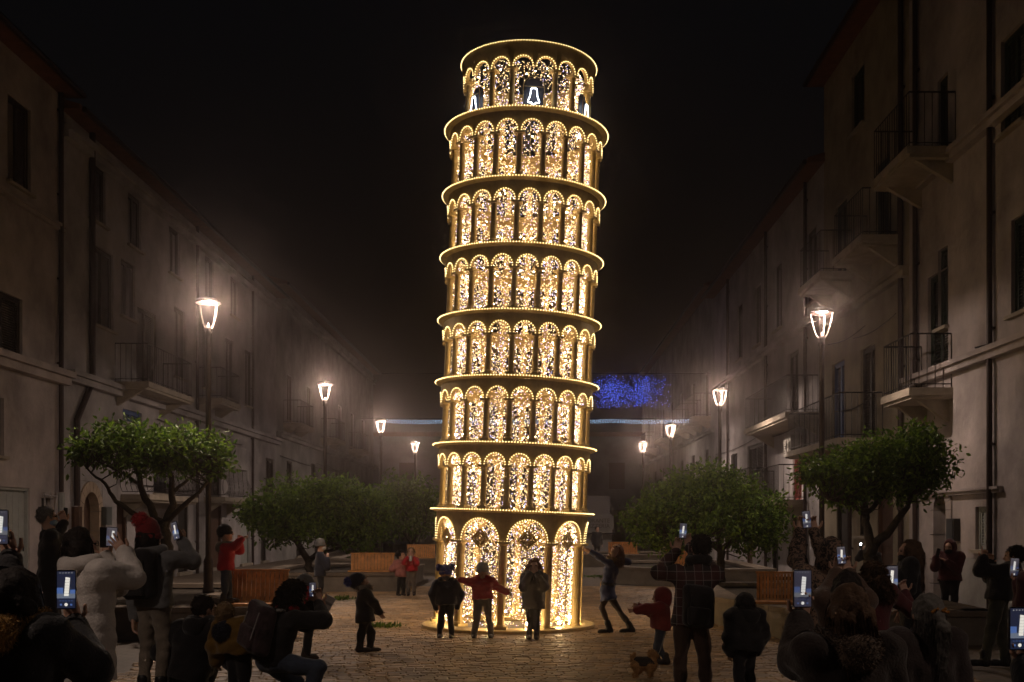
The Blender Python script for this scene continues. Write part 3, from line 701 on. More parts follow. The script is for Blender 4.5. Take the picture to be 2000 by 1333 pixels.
def tree(name, label, Y, base, limbs, blobs, n_cl, seed, leaf=.085, per=13, twigs=0, floor=None, tr=.085):
    rs = np.random.default_rng(seed); b0 = at(base[0], base[1], Y)
    zb = .30 if floor is None else floor; root = thing(name, (b0[0], Y, zb), label, 'tree', 'citrus trees in the planters'); ro = np.array([b0[0], Y, zb])
    mb = MB(); tips = []
    for path, r0, r1 in limbs:
        P = [at(x, y, Y+dd)-ro for x, y, dd in path]
        Q = []                                  # gentle subdivision with knobbly jitter
        for i in range(len(P)-1):
            for k in range(4): Q.append(P[i]+(P[i+1]-P[i])*k/4+(rs.normal(size=3)*r0*.18 if (i, k) != (0, 0) else 0))
        Q.append(P[-1]); n = len(Q); R = [r0+(r1-r0)*i/(n-1) for i in range(n)]
        mb.tube(Q, R, 9); tips += Q[n//3:]
    tips = np.array(tips)
    C, A_, = [], []
    vol = np.array([bx[2]*bx[3] for bx in blobs], float); vol /= vol.sum()
    for bi, (cx, cy_, rx, ry, dd, rd) in enumerate(blobs):
        k = max(4, int(n_cl*vol[bi])); q = rs.normal(size=(k, 3)); q /= np.linalg.norm(q, axis=1)[:, None]; q *= (rs.random(k)**.42)[:, None]
        c = at(cx, cy_, Y+dd)-ro; s = Y/F
        q[rs.random(k) < .07] *= 1.28
        C.append(c+q*np.array([rx*s, rd, ry*s]))
    C = np.concatenate(C)
    for c in C[::2 if not twigs else 1]:         # twigs out to the leaf clusters
        j = np.argmin(np.linalg.norm(tips-c, axis=1)+rs.random(len(tips))*.25); p = tips[j]; m = (p+c)/2+rs.normal(size=3)*.05+np.array([0, 0, -.05])
        mb.tube([p, m, c], [.013, .008, .003], 4, False)
    mb.build('trunk', M_bark, root, smooth=True)
    n = len(C)*per; P = np.repeat(C, per, 0)+rs.normal(size=(n, 3))*.075
    Dr = rs.normal(size=(n, 3))+np.array([0, 0, -.25])+.6*(P-np.repeat(C, per, 0))/.07; Dr /= np.linalg.norm(Dr, axis=1)[:, None]
    me = leaves_mesh('crown', P, Dr, leaf*rs.uniform(.65, 1.25, n), rs)
    o = bpy.data.objects.new('crown', me); COL.objects.link(o); o.parent = root
    return root
tree('citrus_tree', 'open-branched dark tree behind the red pompom hat at the left', 17.6, (325, 1120),
     [([(325, 1130, 0), (326, 1070, 0), (318, 1020, 0)], .11, .09), ([(320, 1030, 0), (295, 1000, 0), (275, 950, .1), (268, 900, 0)], .075, .035), ([(318, 1035, 0), (262, 1003, -.2), (225, 978, -.3), (205, 945, -.3), (170, 915, -.3)], .055, .015),
      ([(322, 1030, 0), (336, 985, .2), (334, 940, .2), (330, 895, .2)], .07, .03), ([(330, 1015, 0), (360, 985, -.2), (400, 950, -.2), (430, 900, -.2)], .05, .014), ([(276, 950, .1), (250, 930, 0), (200, 905, 0), (160, 890, 0)], .03, .01), ([(340, 960, .2), (375, 930, .4), (410, 890, .5)], .03, .01), ([(270, 930, .3), (255, 890, .6), (240, 860, .8)], .03, .01)],
     [(180, 872, 50, 22, 0, .5), (240, 858, 55, 28, 0, .8), (300, 868, 60, 32, 0, .9), (350, 872, 55, 32, 0, .9), (405, 880, 45, 30, -.1, .7), (300, 905, 95, 22, .1, .8), (420, 905, 28, 25, 0, .5), (160, 890, 25, 15, 0, .3)], 470, 1, .10, 11, 1)
tree('citrus_tree', 'wide bushy dark green tree over the bench left of the tower', 27.5, (606, 1110),
     [([(606, 1120, 0), (602, 1095, 0), (582, 1063, 0), (570, 1030, 0)], .10, .06), ([(602, 1098, 0), (640, 1060, .3), (670, 1010, .3)], .07, .03), ([(585, 1066, 0), (540, 1030, -.2), (510, 1000, 0)], .05, .02), ([(606, 1090, 0), (690, 1060, -.3), (730, 1020, 0)], .05, .02)],
     [(500, 1000, 42, 34, 0, .7), (555, 985, 55, 45, -.2, 1.0), (610, 975, 60, 38, 0, 1.2), (670, 985, 60, 48, -.2, 1.2), (725, 1000, 50, 52, 0, 1.0), (620, 1025, 95, 38, -.3, 1.2), (545, 1035, 45, 26, -.2, .8), (700, 1045, 55, 34, -.2, .9), (650, 955, 50, 20, 0, .8)], 1100, 2, .115, 13)
tree('citrus_tree', 'shadowy tree between the wide bushy tree and the tower', 38, (800, 1085),
     [([(800, 1095, 0), (800, 1060, 0), (790, 1020, 0)], .10, .06), ([(800, 1065, 0), (830, 1030, 0)], .06, .02), ([(797, 1050, 0), (760, 1010, 0)], .06, .02)],
     [(770, 970, 50, 40, 0, 1.2), (815, 975, 45, 45, 0, 1.2), (790, 1015, 60, 35, 0, 1.2), (745, 1000, 35, 35, 0, 1), (835, 1020, 25, 28, 0, .7)], 420, 3, .16, 11)
tree('citrus_tree', 'wide bushy dark green tree above the man in plaid, right of the tower', 21.5, (1408, 1160),
     [([(1408, 1168, 0), (1408, 1100, 0), (1404, 1060, 0)], .09, .07), ([(1405, 1075, 0), (1360, 1040, 0), (1310, 1000, 0)], .05, .02), ([(1404, 1065, 0), (1410, 1010, .3), (1400, 970, .3)], .06, .025), ([(1406, 1075, 0), (1450, 1040, -.3), (1490, 1010, 0)], .05, .02), ([(1400, 1062, 0), (1350, 1055, -.5), (1280, 1040, -.3)], .04, .015)],
     [(1255, 1020, 45, 40, 0, .7), (1305, 985, 55, 48, -.1, 1.0), (1365, 965, 62, 48, 0, 1.2), (1430, 970, 55, 48, 0, 1.1), (1485, 1000, 45, 45, 0, .9), (1380, 1020, 110, 40, -.3, 1.2), (1300, 1050, 60, 30, -.2, .9), (1470, 1055, 50, 28, -.1, .8), (1515, 1030, 22, 30, 0, .5), (1390, 930, 45, 22, 0, .7)], 1150, 4, .09, 13)
tree('citrus_tree', 'dense round-topped tree with a forked trunk at the right', 17.5, (1697, 1120),
     [([(1697, 1130, 0), (1700, 1090, 0), (1704, 1065, 0)], .11, .10), ([(1703, 1075, 0), (1692, 1020, 0), (1690, 985, .1), (1680, 950, .1)], .08, .035), ([(1704, 1070, 0), (1740, 1035, -.1), (1765, 1000, -.1), (1790, 955, -.1)], .08, .03), ([(1692, 1010, 0), (1665, 985, -.2), (1620, 975, -.3)], .04, .015), ([(1695, 1000, .1), (1720, 975, .3), (1740, 930, .4)], .045, .015), ([(1690, 985, 0), (1650, 950, .2), (1620, 930, .2)], .03, .012)],
     [(1610, 925, 48, 30, 0, .6), (1660, 915, 55, 40, 0, .9), (1715, 900, 55, 45, 0, 1.0), (1770, 885, 55, 45, 0, 1.0), (1815, 905, 35, 45, 0, .8), (1700, 950, 80, 30, 0, .9), (1790, 945, 50, 35, 0, .8), (1650, 965, 45, 22, -.1, .6), (1590, 930, 25, 20, 0, .4), (1800, 850, 30, 18, 0, .5)], 820, 5, .09, 12)
# weeds growing in the paving joints
rs = np.random.default_rng(9)
for i, (x, y, rx, n) in enumerate(((655, 1172, .45, 260), (748, 1226, .28, 160), (622, 1230, .15, 60), (1165, 1128, .6, 120), (1290, 1105, .8, 220))):
    Yd = CAMH*F/(y-HOR) if y > 1110 else 30.0; c = at(x, y, Yd); z0 = .012 if i != 4 else .35
    P = np.stack([c[0]+rs.normal(size=n)*rx*.5, Yd+rs.normal(size=n)*rx*.5, np.full(n, z0)], 1)
    Dr = rs.normal(size=(n, 3))*.6+np.array([0, 0, .8]); Dr /= np.linalg.norm(Dr, axis=1)[:, None]
    me = leaves_mesh('grass_tuft', P-np.array([c[0], Yd, 0]), Dr, rs.uniform(.03, .09, n), rs)
    o = bpy.data.objects.new('grass_tuft', me); COL.objects.link(o); o.location = (c[0], Yd, 0)
    tag(o, ['low grass at the foot of the planter wall left of the tower', 'small patch of grass in the paving beside the child looking up', 'tiny grass tuft beside the kneeling person', 'thin grass in the paving right of the tower', 'low plants in the planter behind the leaning woman'][i], 'grass', kind='stuff')
# ================================================================== PEOPLE: smooth-union fields turned into one surface
def fnoise(X, Y, Z, fr, seed, n=5):
    rs = np.random.default_rng(seed); s = 0
    for _ in range(n):
        k = rs.normal(size=3); k *= fr*rs.uniform(.6, 1.5)/np.linalg.norm(k); s = s+np.sin(k[0]*X+k[1]*Y+k[2]*Z+rs.uniform(0, 6.28))
    return s/n**.5
def surface(prims, h, noise=(), extra=None):
    pos = [p for p in prims if p[0] in 'ceb']
    lo = np.full(3, 1e9); hi = -lo
    for p in pos:
        if p[0] == 'c': a, ra, b, rb = p[1:5]; l = np.minimum(np.asarray(a)-ra, np.asarray(b)-rb); g = np.maximum(np.asarray(a)+ra, np.asarray(b)+rb)
        else: R_ = max(p[3])*(1.75 if p[0] == 'b' else 1); l = np.asarray(p[1])-R_; g = np.asarray(p[1])+R_
        lo = np.minimum(lo, l); hi = np.maximum(hi, g)
    m = 3*h+sum(abs(n_[0]) for n_ in noise)*2; lo -= m; hi += m
    nx, ny, nz = [int(math.ceil(v)) for v in (hi-lo)/h+1]
    ax = [(lo[i]+h*np.arange(k)).astype(np.float32) for i, k in enumerate((nx, ny, nz))]
    D = np.full((nx, ny, nz), 9.0, np.float32)
    def blk(l, g):
        i0 = np.maximum(np.floor((l-lo)/h).astype(int), 0); i1 = np.minimum(np.ceil((g-lo)/h).astype(int)+1, (nx, ny, nz))
        sl_ = tuple(slice(a, b) for a, b in zip(i0, i1))
        return sl_, ax[0][sl_[0]][:, None, None], ax[1][sl_[1]][None, :, None], ax[2][sl_[2]][None, None, :]
    for p in prims:
        ty = p[0]
        if ty == 'p':
            n_, q = p[1], p[2]
            d = (ax[0][:, None, None]-q[0])*n_[0]+(ax[1][None, :, None]-q[1])*n_[1]+(ax[2][None, None, :]-q[2])*n_[2]
            D = np.maximum(D, d); continue
        k = p[-1]; mg = k+3*h
        if ty == 'c':
            a, ra, b, rb = [np.asarray(v, float) for v in p[1:5]]
            sl_, x, y, z = blk(np.minimum(a-ra, b-rb)-mg, np.maximum(a+ra, b+rb)+mg); ba = b-a; L2 = float(ba@ba)+1e-9
            t = np.clip(((x-a[0])*ba[0]+(y-a[1])*ba[1]+(z-a[2])*ba[2])/L2, 0, 1)
            d = np.sqrt((x-a[0]-t*ba[0])**2+(y-a[1]-t*ba[1])**2+(z-a[2]-t*ba[2])**2)-(ra+(rb-ra)*t)
        else:
            c, R_, rad = np.asarray(p[1], float), np.asarray(p[2], float), np.asarray(p[3], float); rm = max(rad)*(1.75 if ty[-1] == 'b' else 1)+mg
            sl_, x, y, z = blk(c-rm, c+rm); x, y, z = x-c[0], y-c[1], z-c[2]
            q = [R_[i][0]*x+R_[i][1]*y+R_[i][2]*z for i in range(3)]
            if ty[-1] == 'e':
                k0 = np.sqrt(sum((q[i]/rad[i])**2 for i in range(3))); k1 = np.sqrt(sum((q[i]/rad[i]**2)**2 for i in range(3)))+1e-6; d = k0*(k0-1)/k1
            else:
                r_ = p[4]; w = [np.abs(q[i])-rad[i]+r_ for i in range(3)]
                d = np.sqrt(sum(np.maximum(v, 0)**2 for v in w))+np.minimum(np.maximum(np.maximum(w[0], w[1]), w[2]), 0)-r_
        E_ = D[sl_]
        if ty[0] == '-': D[sl_] = np.maximum(E_, -d)
        elif k > 0:
            hh = np.maximum(k-np.abs(E_-d), 0)/k; D[sl_] = np.minimum(E_, d)-hh*hh*k*.25
        else: D[sl_] = np.minimum(E_, d)
    if noise or extra:
        x, y, z = ax[0][:, None, None], ax[1][None, :, None], ax[2][None, None, :]
        for am, fr, sd in noise: D = D+am*fnoise(x, y, z, fr, sd)
        if extra: D = D+extra(x, y, z)
    # naive surface nets
    S = D < 0
    cnt = sum(S[i:nx-1+i, j:ny-1+j, k:nz-1+k].astype(np.int8) for i in (0, 1) for j in (0, 1) for k in (0, 1))
    mix = (cnt > 0) & (cnt < 8); ci = np.argwhere(mix)
    if len(ci) == 0: return np.zeros((0, 3)), np.zeros((0, 4), int)
    idx = np.full(mix.shape, -1, np.int32); idx[mix] = np.arange(len(ci))
    acc = np.zeros((len(ci), 3)); num = np.zeros(len(ci)); I, J, K = ci.T
    cs = [(i, j, k) for i in (0, 1) for j in (0, 1) for k in (0, 1)]
    for a in range(8):
        for b in range(a+1, 8):
            if sum(abs(u-v) for u, v in zip(cs[a], cs[b])) != 1: continue
            d0 = D[I+cs[a][0], J+cs[a][1], K+cs[a][2]]; d1 = D[I+cs[b][0], J+cs[b][1], K+cs[b][2]]; mk = (d0 < 0) != (d1 < 0)
            t = np.where(mk, d0/(d0-d1+1e-12), 0)
            for q in range(3): acc[:, q] += np.where(mk, cs[a][q]+t*(cs[b][q]-cs[a][q]), 0)
            num += mk
    V = (ci+acc/num[:, None])*h+lo; Fs = []
    for axn in range(3):
        s0 = [slice(None)]*3; s1 = [slice(None)]*3; s0[axn] = slice(0, -1); s1[axn] = slice(1, None)
        ch = S[tuple(s0)] != S[tuple(s1)]; e = np.argwhere(ch); u, v = [(1, 2), (2, 0), (0, 1)][axn]
        ok = (e[:, u] > 0) & (e[:, v] > 0) & (e[:, u] < D.shape[u]-1) & (e[:, v] < D.shape[v]-1); e = e[ok]
        q = []
        for du, dv in ((-1, -1), (0, -1), (0, 0), (-1, 0)):
            w = e.copy(); w[:, u] += du; w[:, v] += dv; q.append(idx[w[:, 0], w[:, 1], w[:, 2]])
        q = np.stack(q, 1); fl = S[e[:, 0], e[:, 1], e[:, 2]]; q[~fl] = q[~fl][:, ::-1]; Fs.append(q)
    return V, np.concatenate(Fs)
def fuzz(V, Fq, n, ln, seed, wd=.004, down=0.):
    """short hair or fur blades standing on a surface"""
    rs = np.random.default_rng(seed); i = rs.integers(0, len(Fq), n); q = V[Fq[i]]
    nr = np.cross(q[:, 2]-q[:, 0], q[:, 3]-q[:, 1]); nr /= np.linalg.norm(nr, axis=1)[:, None]+1e-9
    c = q.mean(1)-nr*.004; d = nr/(1+1.6*down)+rs.normal(size=(n, 3))*.45/(1+down)+np.array([0, 0, -down]); d /= np.linalg.norm(d, axis=1)[:, None]
    s = np.cross(d, rs.normal(size=(n, 3))); s /= np.linalg.norm(s, axis=1)[:, None]+1e-9; L_ = (ln*rs.uniform(.5, 1.3, n))[:, None]
    v = np.stack([c-s*wd, c+s*wd, c+d*L_*.6+s*wd*.5+np.array([0, 0, -down*.2])*L_, c+d*L_+np.array([0, 0, -.25-down*.5])*L_], 1).reshape(-1, 3)
    return v, np.arange(n*4).reshape(-1, 4)
def mesh_obj(name, pieces, mats, parent, ro, smooth=True):
    """pieces: list of (V, quads/tris array, material index)"""
    me = bpy.data.meshes.new(name); Vs, Ls, st, tot, mi = [], [], [], [], []; b = 0; off = 0
    for V, Fq, m in pieces:
        if len(V) == 0: continue
        w = Fq.shape[1]; Vs.append(V-ro); Ls.append((Fq+b).ravel()); n = len(Fq)
        st.append(off+w*np.arange(n)); tot.append(np.full(n, w)); mi.append(np.full(n, m)); b += len(V); off += w*n
    Vs, Ls, st, tot, mi = [np.concatenate(q) for q in (Vs, Ls, st, tot, mi)]
    me.vertices.add(len(Vs)); me.vertices.foreach_set('co', Vs.astype(np.float32).ravel())
    me.loops.add(len(Ls)); me.loops.foreach_set('vertex_index', Ls.astype(np.int32))
    me.polygons.add(len(st)); me.polygons.foreach_set('loop_start', st.astype(np.int32)); me.polygons.foreach_set('loop_total', tot.astype(np.int32))
    for m in mats: me.materials.append(m)
    me.polygons.foreach_set('material_index', mi.astype(np.int32)); me.polygons.foreach_set('use_smooth', np.full(len(st), smooth))
    me.update(calc_edges=True); me.validate()
    o = bpy.data.objects.new(name, me); COL.objects.link(o); o.parent = parent
    return o
def cloth(name, c, v=.22): return mat('cloth_'+name, c, .9, 0, v, 9, .35, 70, .2, None, .25)
def hairm(name, c): return mat('hair_'+name, c, .7, 0, .35, 28, .6, 55, .2)
def hand_prims(w, d, n, s, style, side):
    w, d, n = np.asarray(w, float), nrm(d), np.asarray(n, float); n = nrm(n-d*np.dot(n, d)); t = np.cross(d, n)*side
    P = [('b', w+d*.045*s, np.stack([t, d, n]), (.039*s, .05*s, .014*s), .013*s, 0), ('c', w-d*.03*s, .026*s, w+d*.02*s, .028*s, .015)]
    cv = {'relax': .38, 'open': .10, 'grip': .75, 'fist': 1.35, 'point': 1.35}[style]
    for i, ln in enumerate((.074, .082, .076, .06)):
        b = w+d*.09*s+t*(.029-.0195*i)*s; spread = t*(.16-.1*i)*(1.6 if style == 'open' else .6); a = 0; r = .0095*s
        c = cv*(.9+.08*i) if not (style == 'point' and i == 0) else .06
        for q, fr in enumerate((.42, .32, .26)):
            a += c*(.55 if q == 0 else 1.0); dr = nrm((d+spread)*math.cos(a)+n*math.sin(a)); e = b+dr*ln*fr*s; P.append(('c', b, r, e, r*.9, .004)); b = e; r *= .9
    b = w+d*.022*s+t*.033*s
    for q, dr in enumerate((nrm(d*.55+t*.75+n*.35), nrm(d*.85+t*.35+n*.45))):
        e = b+dr*(.045, .036)[q]*s; P.append(('c', b, (.0125, .0105)[q]*s, e, (.0105, .009)[q]*s, .006)); b = e
    return P
NP = [0]
def person(label, Y, x, H, face=0., z0=.016, J=None, head=None, coat=None, trouser=None, shoe=None, hair=None, hat=None, mask=None, scarf=None, w=None, hands=None, fur=None, glasses=False, detail=1.0, feet=True, legs=True, sleeve=1.0, kneel=False, tight=1.):
    """one figure: joints from a standing pose, overridden by photo pixels at depth Y+dd"""
    NP[0] += 1; sd = NP[0]*17; J = J or {}; hands = hands or {}
    ro = np.array([(x-1000)*Y/F, Y, z0]); ph = math.radians(face); f = np.array([math.sin(ph), math.cos(ph), 0]); r = np.array([math.cos(ph), -math.sin(ph), 0]); u = np.array([0, 0, 1.])
    s = H/1.7; w = w or (.32+.68*s); hz = min(1.0, .78+.24*s) if H < 1.25 else .98; up = H-.13*hz
    D = dict(pel=(0, 0, .52), che=(0, .01, .71), nck=(0, .005, .825), sl=(-.105, 0, .795), sr=(.105, 0, .795), el=(-.14, -.02, .63), er=(.14, -.02, .63), wl=(-.145, .03, .475), wr=(.145, .03, .475),
             hl=(-.05, 0, .505), hr=(.05, 0, .505), kl=(-.056, .015, .28), kr=(.056, .015, .28), al=(-.06, -.012, .05), ar=(.06, -.012, .05))
    if H < 1.3: D.update(che=(0, .01, .66), nck=(0, .005, .785), sl=(-.10, 0, .735), sr=(.10, 0, .735), el=(-.135, -.02, .585), er=(.135, -.02, .585), wl=(-.14, .03, .44), wr=(.14, .03, .44))
    j = {k: ro+(r*v[0]+f*v[1])*H*(w/s if k[0] in 'she' else 1)**.5+u*v[2]*H for k, v in D.items()}
    j['hd'] = ro+u*(H-.118*hz)+f*.015
    if kneel:
        for k in j: j[k] = j[k]-u*.245*H
        for q, sg in (('l', -1), ('r', 1)): j['k'+q] = ro+r*sg*.07*H+f*.03+u*.075; j['a'+q] = ro+r*sg*.07*H-f*.22*H+u*.075; j['h'+q] = j['h'+q]+u*.01
    for k, v in J.items():
        if k in j: j[k] = at(v[0], v[1], Y+v[2])
    if 'pel' in J:
        for q, sg in (('hl', -1), ('hr', 1)):
            if q not in J: j[q] = j['pel']+r*sg*.05*H-u*.015*H
    if 'che' in J or 'nck' in J:
        for q, sg in (('sl', -1), ('sr', 1)):
            if q not in J: j[q] = .55*j['nck']+.45*j['che']+r*sg*.105*H*(w/s)**.5
    for q in 'lr':                                        # elbows
        if 'w'+q in J and 'e'+q not in J:
            a, b = j['s'+q], j['w'+q]; l1, l2 = .175*H, .155*H; dd = np.linalg.norm(b-a); k = dd/(l1+l2)*1.005
            if k > 1: l1 *= k; l2 *= k
            e = nrm(b-a); c = (l1*l1-l2*l2+dd*dd)/(2*dd); hgt = math.sqrt(max(l1*l1-c*c, 0)); pole = -u*.9+r*(-1 if q == 'l' else 1)*.6-f*.1; pole = nrm(pole-e*np.dot(pole, e)); j['e'+q] = a+e*c+pole*hgt
    # head frame
    yaw, pit = head if head else (face, 0); ya, pi_ = math.radians(yaw), math.radians(pit)
    hf = np.array([math.sin(ya)*math.cos(pi_), math.cos(ya)*math.cos(pi_), math.sin(pi_)]); hr_ = np.array([math.cos(ya), -math.sin(ya), 0]); hu = np.cross(hr_, hf); HR = np.stack([hr_, hf, hu]); hd = j['hd']
    hp = lambda a, b, c: hd+(hr_*a+hf*b+hu*c)*hz
    root = thing('person', ro, label, 'person', 'people gathered round the light tower')
    vx = max(.0085, Y*.0010)
    # ---- body
    B = [('e', hp(0, -.008, .022), HR, np.array((.076, .096, .096))*hz, 0), ('e', hp(0, .018, -.045), HR, np.array((.060, .070, .075))*hz, .03), ('c', hp(0, .085, .012), .010*hz, hp(0, .108, -.022), .016*hz, .012), ('e', hp(.077, 0, -.005), HR, np.array((.012, .022, .032))*hz, .006), ('e', hp(-.077, 0, -.005), HR, np.array((.012, .022, .032))*hz, .006),
         ('c', hp(-.03, .088, .03), .012*hz, hp(.03, .088, .03), .012*hz, .02), ('c', hp(0, .078, -.088), .02*hz, hp(0, .07, -.08), .02*hz, .02),
         ('c', hp(0, -.02, -.05), .05*hz, j['nck'], .056*w, .03), ('c', j['nck'], .055*w, j['che'], .08*w, .04)]
    for q, sg in (('l', -1), ('r', 1)):
        B += [('c', j['s'+q], .055*w, j['che']+r*sg*.06*w, .095*w, .05), ('c', j['che']+r*sg*.06*w, .095*w, j['pel']+r*sg*.055*w, .095*w, .05), ('c', j['s'+q], .05*w, j['e'+q], .038*w, .02), ('c', j['e'+q], .038*w, j['w'+q], .027*w, .02)]
        if legs: B += [('c', j['h'+q], .08*w*tight, j['k'+q], .050*w*tight**1.3, .03), ('c', j['k'+q], .048*w*tight**1.3, j['a'+q], .034*w*tight, .02)]
    pieces = [(*surface(B, max(vx*1.1, .015)), 0)]
    for q, sg in (('l', -1), ('r', 1)):
        fd = j['w'+q]-j['e'+q]; hs = hands.get(q, ('relax',)); d = nrm(hs[1]) if len(hs) > 1 and hs[1] is not None else nrm(fd); n = np.asarray(hs[2], float) if len(hs) > 2 else (-r*sg*1.0+f*.2)
        if hs[0] != 'none': pieces.append((*surface(hand_prims(j['w'+q], d, n, (.25+.75*s)*1.0, hs[0], sg if len(hs) < 4 else hs[3]), max(.0052, vx*.55)), 0))
    for sg in (-1, 1):
        pieces.append((*surface([('e', hp(.031*sg, .083, .012), HR, np.array((.015, .012, .009))*hz, 0)], .006), 1))
    if not mask: pieces.append((*surface([('e', hp(0, .083, -.05), HR, np.array((.024, .012, .008))*hz, 0)], .005), 2))
    mesh_obj('body', pieces, [M_skin, M_eye, M_lip], root, ro)
    fold = ((.0055, 23, sd), (.0036, 52, sd+1))
    # ---- trousers and shoes
    if legs and trouser:
        P = [('c', j['hl'], .098*w, j['hr'], .098*w, .03)]
        for q in 'lr': P += [('c', j['h'+q], .092*w*tight**.5, j['k'+q], .064*w*tight, .03), ('c', j['k'+q]*.6+j['a'+q]*.4, .064*w*tight, j['k'+q], .062*w*tight, .02), ('c', j['k'+q], .06*w*tight, j['a'+q]+u*.01, .055*w*tight, .02)]
        mesh_obj('trousers', [(*surface(P, max(vx*1.3, .014), fold), 0)], [trouser], root, ro)
    if legs and feet and shoe:
        for q in 'lr':
            a = j['a'+q]; tk = 't'+q; fd = nrm((at(J[tk][0], J[tk][1], Y+J[tk][2])-a)*np.array([1, 1, .0])) if tk in J else f
            sz = .25+.75*s; b = a-u*(.05*H-.045*w); so_l = a[2]-.05*H-.002
            P = [('c', a+u*.09*sz if tight == 1. else a*.72+j['k'+q]*.28, .056*w, b-fd*.015, .05*w, .02), ('c', b-fd*.02, .045*w, b+fd*.13*sz-u*.008, .038*w, .03), ('c', b+fd*.13*sz-u*.008, .04*w, b+fd*.17*sz-u*.01, .034*w, .02), ('p', -u, np.array([0, 0, so_l]))]
            mesh_obj('shoe', [(*surface(P, max(vx, .011)), 0)], [shoe], root, ro)
    # ---- coat
    if coat:
        cm = coat['m']; pf = coat.get('puff', .012); hem = coat.get('hem', .12)*s; fl = coat.get('flare', .0)
        dn = nrm((j['kl']+j['kr'])/2-j['pel']) if legs else -u
        if abs(dn[2]) < .6 and hem < .2: dn = nrm(j['pel']-j['che'])
        P = []
        for q, sg in (('l', -1), ('r', 1)):
            P += [('c', j['s'+q]+u*.005, .062*w+pf, j['che']+r*sg*.058*w, .102*w+pf, .05), ('c', j['che']+r*sg*.058*w, .102*w+pf, j['pel']+r*sg*.058*w, .104*w+pf, .05),
                  ('c', j['pel']+r*sg*.055*w, .104*w+pf, j['pel']+r*sg*(.055+fl)*w+dn*(hem+.06), (.108+fl)*w+pf, .05)]
        P += [('c', j['pel'], .10*w+pf, j['pel']+dn*(hem+.06), (.10+fl)*w+pf, .04), ('c', j['nck']-u*.02, .066*w+pf, j['che'], .09*w+pf, .05), ('p', dn, j['pel']+dn*hem)]
        for q, sg in (('l', -1), ('r', 1)):
            we = j['e'+q]+(j['w'+q]-j['e'+q])*.97*sleeve
            P += [('c', j['s'+q], .062*w+pf, j['e'+q], .052*w+pf, .03), ('c', j['e'+q], .052*w+pf, we, .040*w+pf*.7, .02)]
        ex = None
        if coat.get('quilt'):
            qa = coat['quilt']; ax_ = nrm(j['nck']-j['pel']); o_ = j['pel']
            ex = lambda X, Y_, Z: -.008*np.abs(np.sin(((X-o_[0])*ax_[0]+(Y_-o_[1])*ax_[1]+(Z-o_[2])*ax_[2])*PI/qa))
        mesh_obj('coat', [(*surface(P, vx, fold, ex), 0)], [cm], root, ro)
        if coat.get('belt'):
            c = j['pel']*.62+j['che']*.38; bn = nrm(j['che']-j['pel'])
            P = [(*p[:2], p[2]+.006, p[3], p[4]+.006, p[5]) for p in P[:9] if p[0] == 'c']+[('p', bn, c+bn*.026), ('p', -bn, c-bn*.026)]
            V_, F_ = surface(P, vx*.7); bp = c+f*(.125*w+pf); Rb = np.stack([r, f, bn])
            mb = MB(); 
            for a, b in (((-.03, -.028), (.03, -.028)), ((.03, -.028), (.03, .028)), ((.03, .028), (-.03, .028)), ((-.03, .028), (-.03, -.028))): mb.tube([bp+r*a[0]+bn*a[1]-ro, bp+r*b[0]+bn*b[1]-ro], .006, 4)
            bo = mesh_obj('belt', [(V_, F_, 0)], [coat['belt']], root, ro); mb.build('buckle', M_wire, bo)
        if coat.get('zip'):
            mb = MB(); a, b = j['nck']-u*.03, j['pel']+dn*hem*.9; rr = .105*w+pf+.004
            mb.tube([a+f*(.085*w+pf)-ro, j['che']+f*rr-ro, j['pel']+f*rr-ro, b+f*rr-ro], .006, 4); mb.build('zip', coat['zip'], root)
        hood = coat.get('hood')
        if hood == 'down':
            P = []; c = j['nck']+u*.01
            pts = [c+(-f*math.cos(a)*.095+r*math.sin(a)*.105)*w-u*.018*math.cos(a)*w for a in np.linspace(-2.3, 2.3, 9)]
            for a, b in zip(pts[:-1], pts[1:]): P.append(('c', a, .045*w, b, .045*w, .03))
            P.append(('e', c-f*.12*w-u*.05*w, np.stack([r, f, u]), np.array((.10, .055, .085))*w, .04))
            V_, F_ = surface(P, vx, ((.004, 40, sd+3),)); pc = [(V_, F_, 0)]
            if fur: pc = [(V_, F_, 1), (*fuzz(V_, F_, 5000, .022, sd, max(.002, Y*.0003)), 1)]
            mesh_obj('hood', pc, [cm, fur or cm], root, ro)
        elif hood == 'up':
            P = [('e', hp(0, -.02, .01), HR, np.array((.108, .125, .138))*hz, 0), ('c', hp(0, -.03, -.06), .09*hz, j['nck'], .09*w, .04), ('-e', hp(0, .115, -.01), HR, np.array((.082, .09, .115))*hz, 0)]
            V_, F_ = surface(P, vx, ((.004, 40, sd+3),)); mesh_obj('hood', [(V_, F_, 0)], [fur or cm], root, ro)
    # ---- hair
    if hair:
        st, hm = hair[0], hair[1]; ln = hair[2] if len(hair) > 2 else .3
        P = [('e', hp(0, -.022, .03), HR, np.array((.088, .102, .105))*hz, 0)]
        if st in ('long', 'curly', 'pony', 'wavy'): P.append(('e', hp(0, -.05, -.03), HR, np.array((.088, .07, .10))*hz, .03))
        if st in ('long', 'curly', 'wavy'):
            dwn = -u
            for a in (-.062, 0, .062): P.append(('c', hp(a, -.062, -.03), .046*hz, hp(a*1.25, -.075, -.05)+dwn*ln, .03*hz+(.02 if st != 'long' else 0), .03))
            for a in (-.078, .078): P.append(('c', hp(a, .0, .0), .024*hz, hp(a*(1.12 if st == 'long' else 1.35), .015 if st == 'long' else .055, -.05)+dwn*ln*.85, .02*hz+(.015 if st != 'long' else 0), .02))
            if st != 'long': P.append(('e', hp(0, -.06, -.06), HR, np.array((.12, .08, .12))*hz, .04))
        P.append(('-e', hp(0, .125, -.045), HR, np.array((.072, .088, .118))*hz, 0))
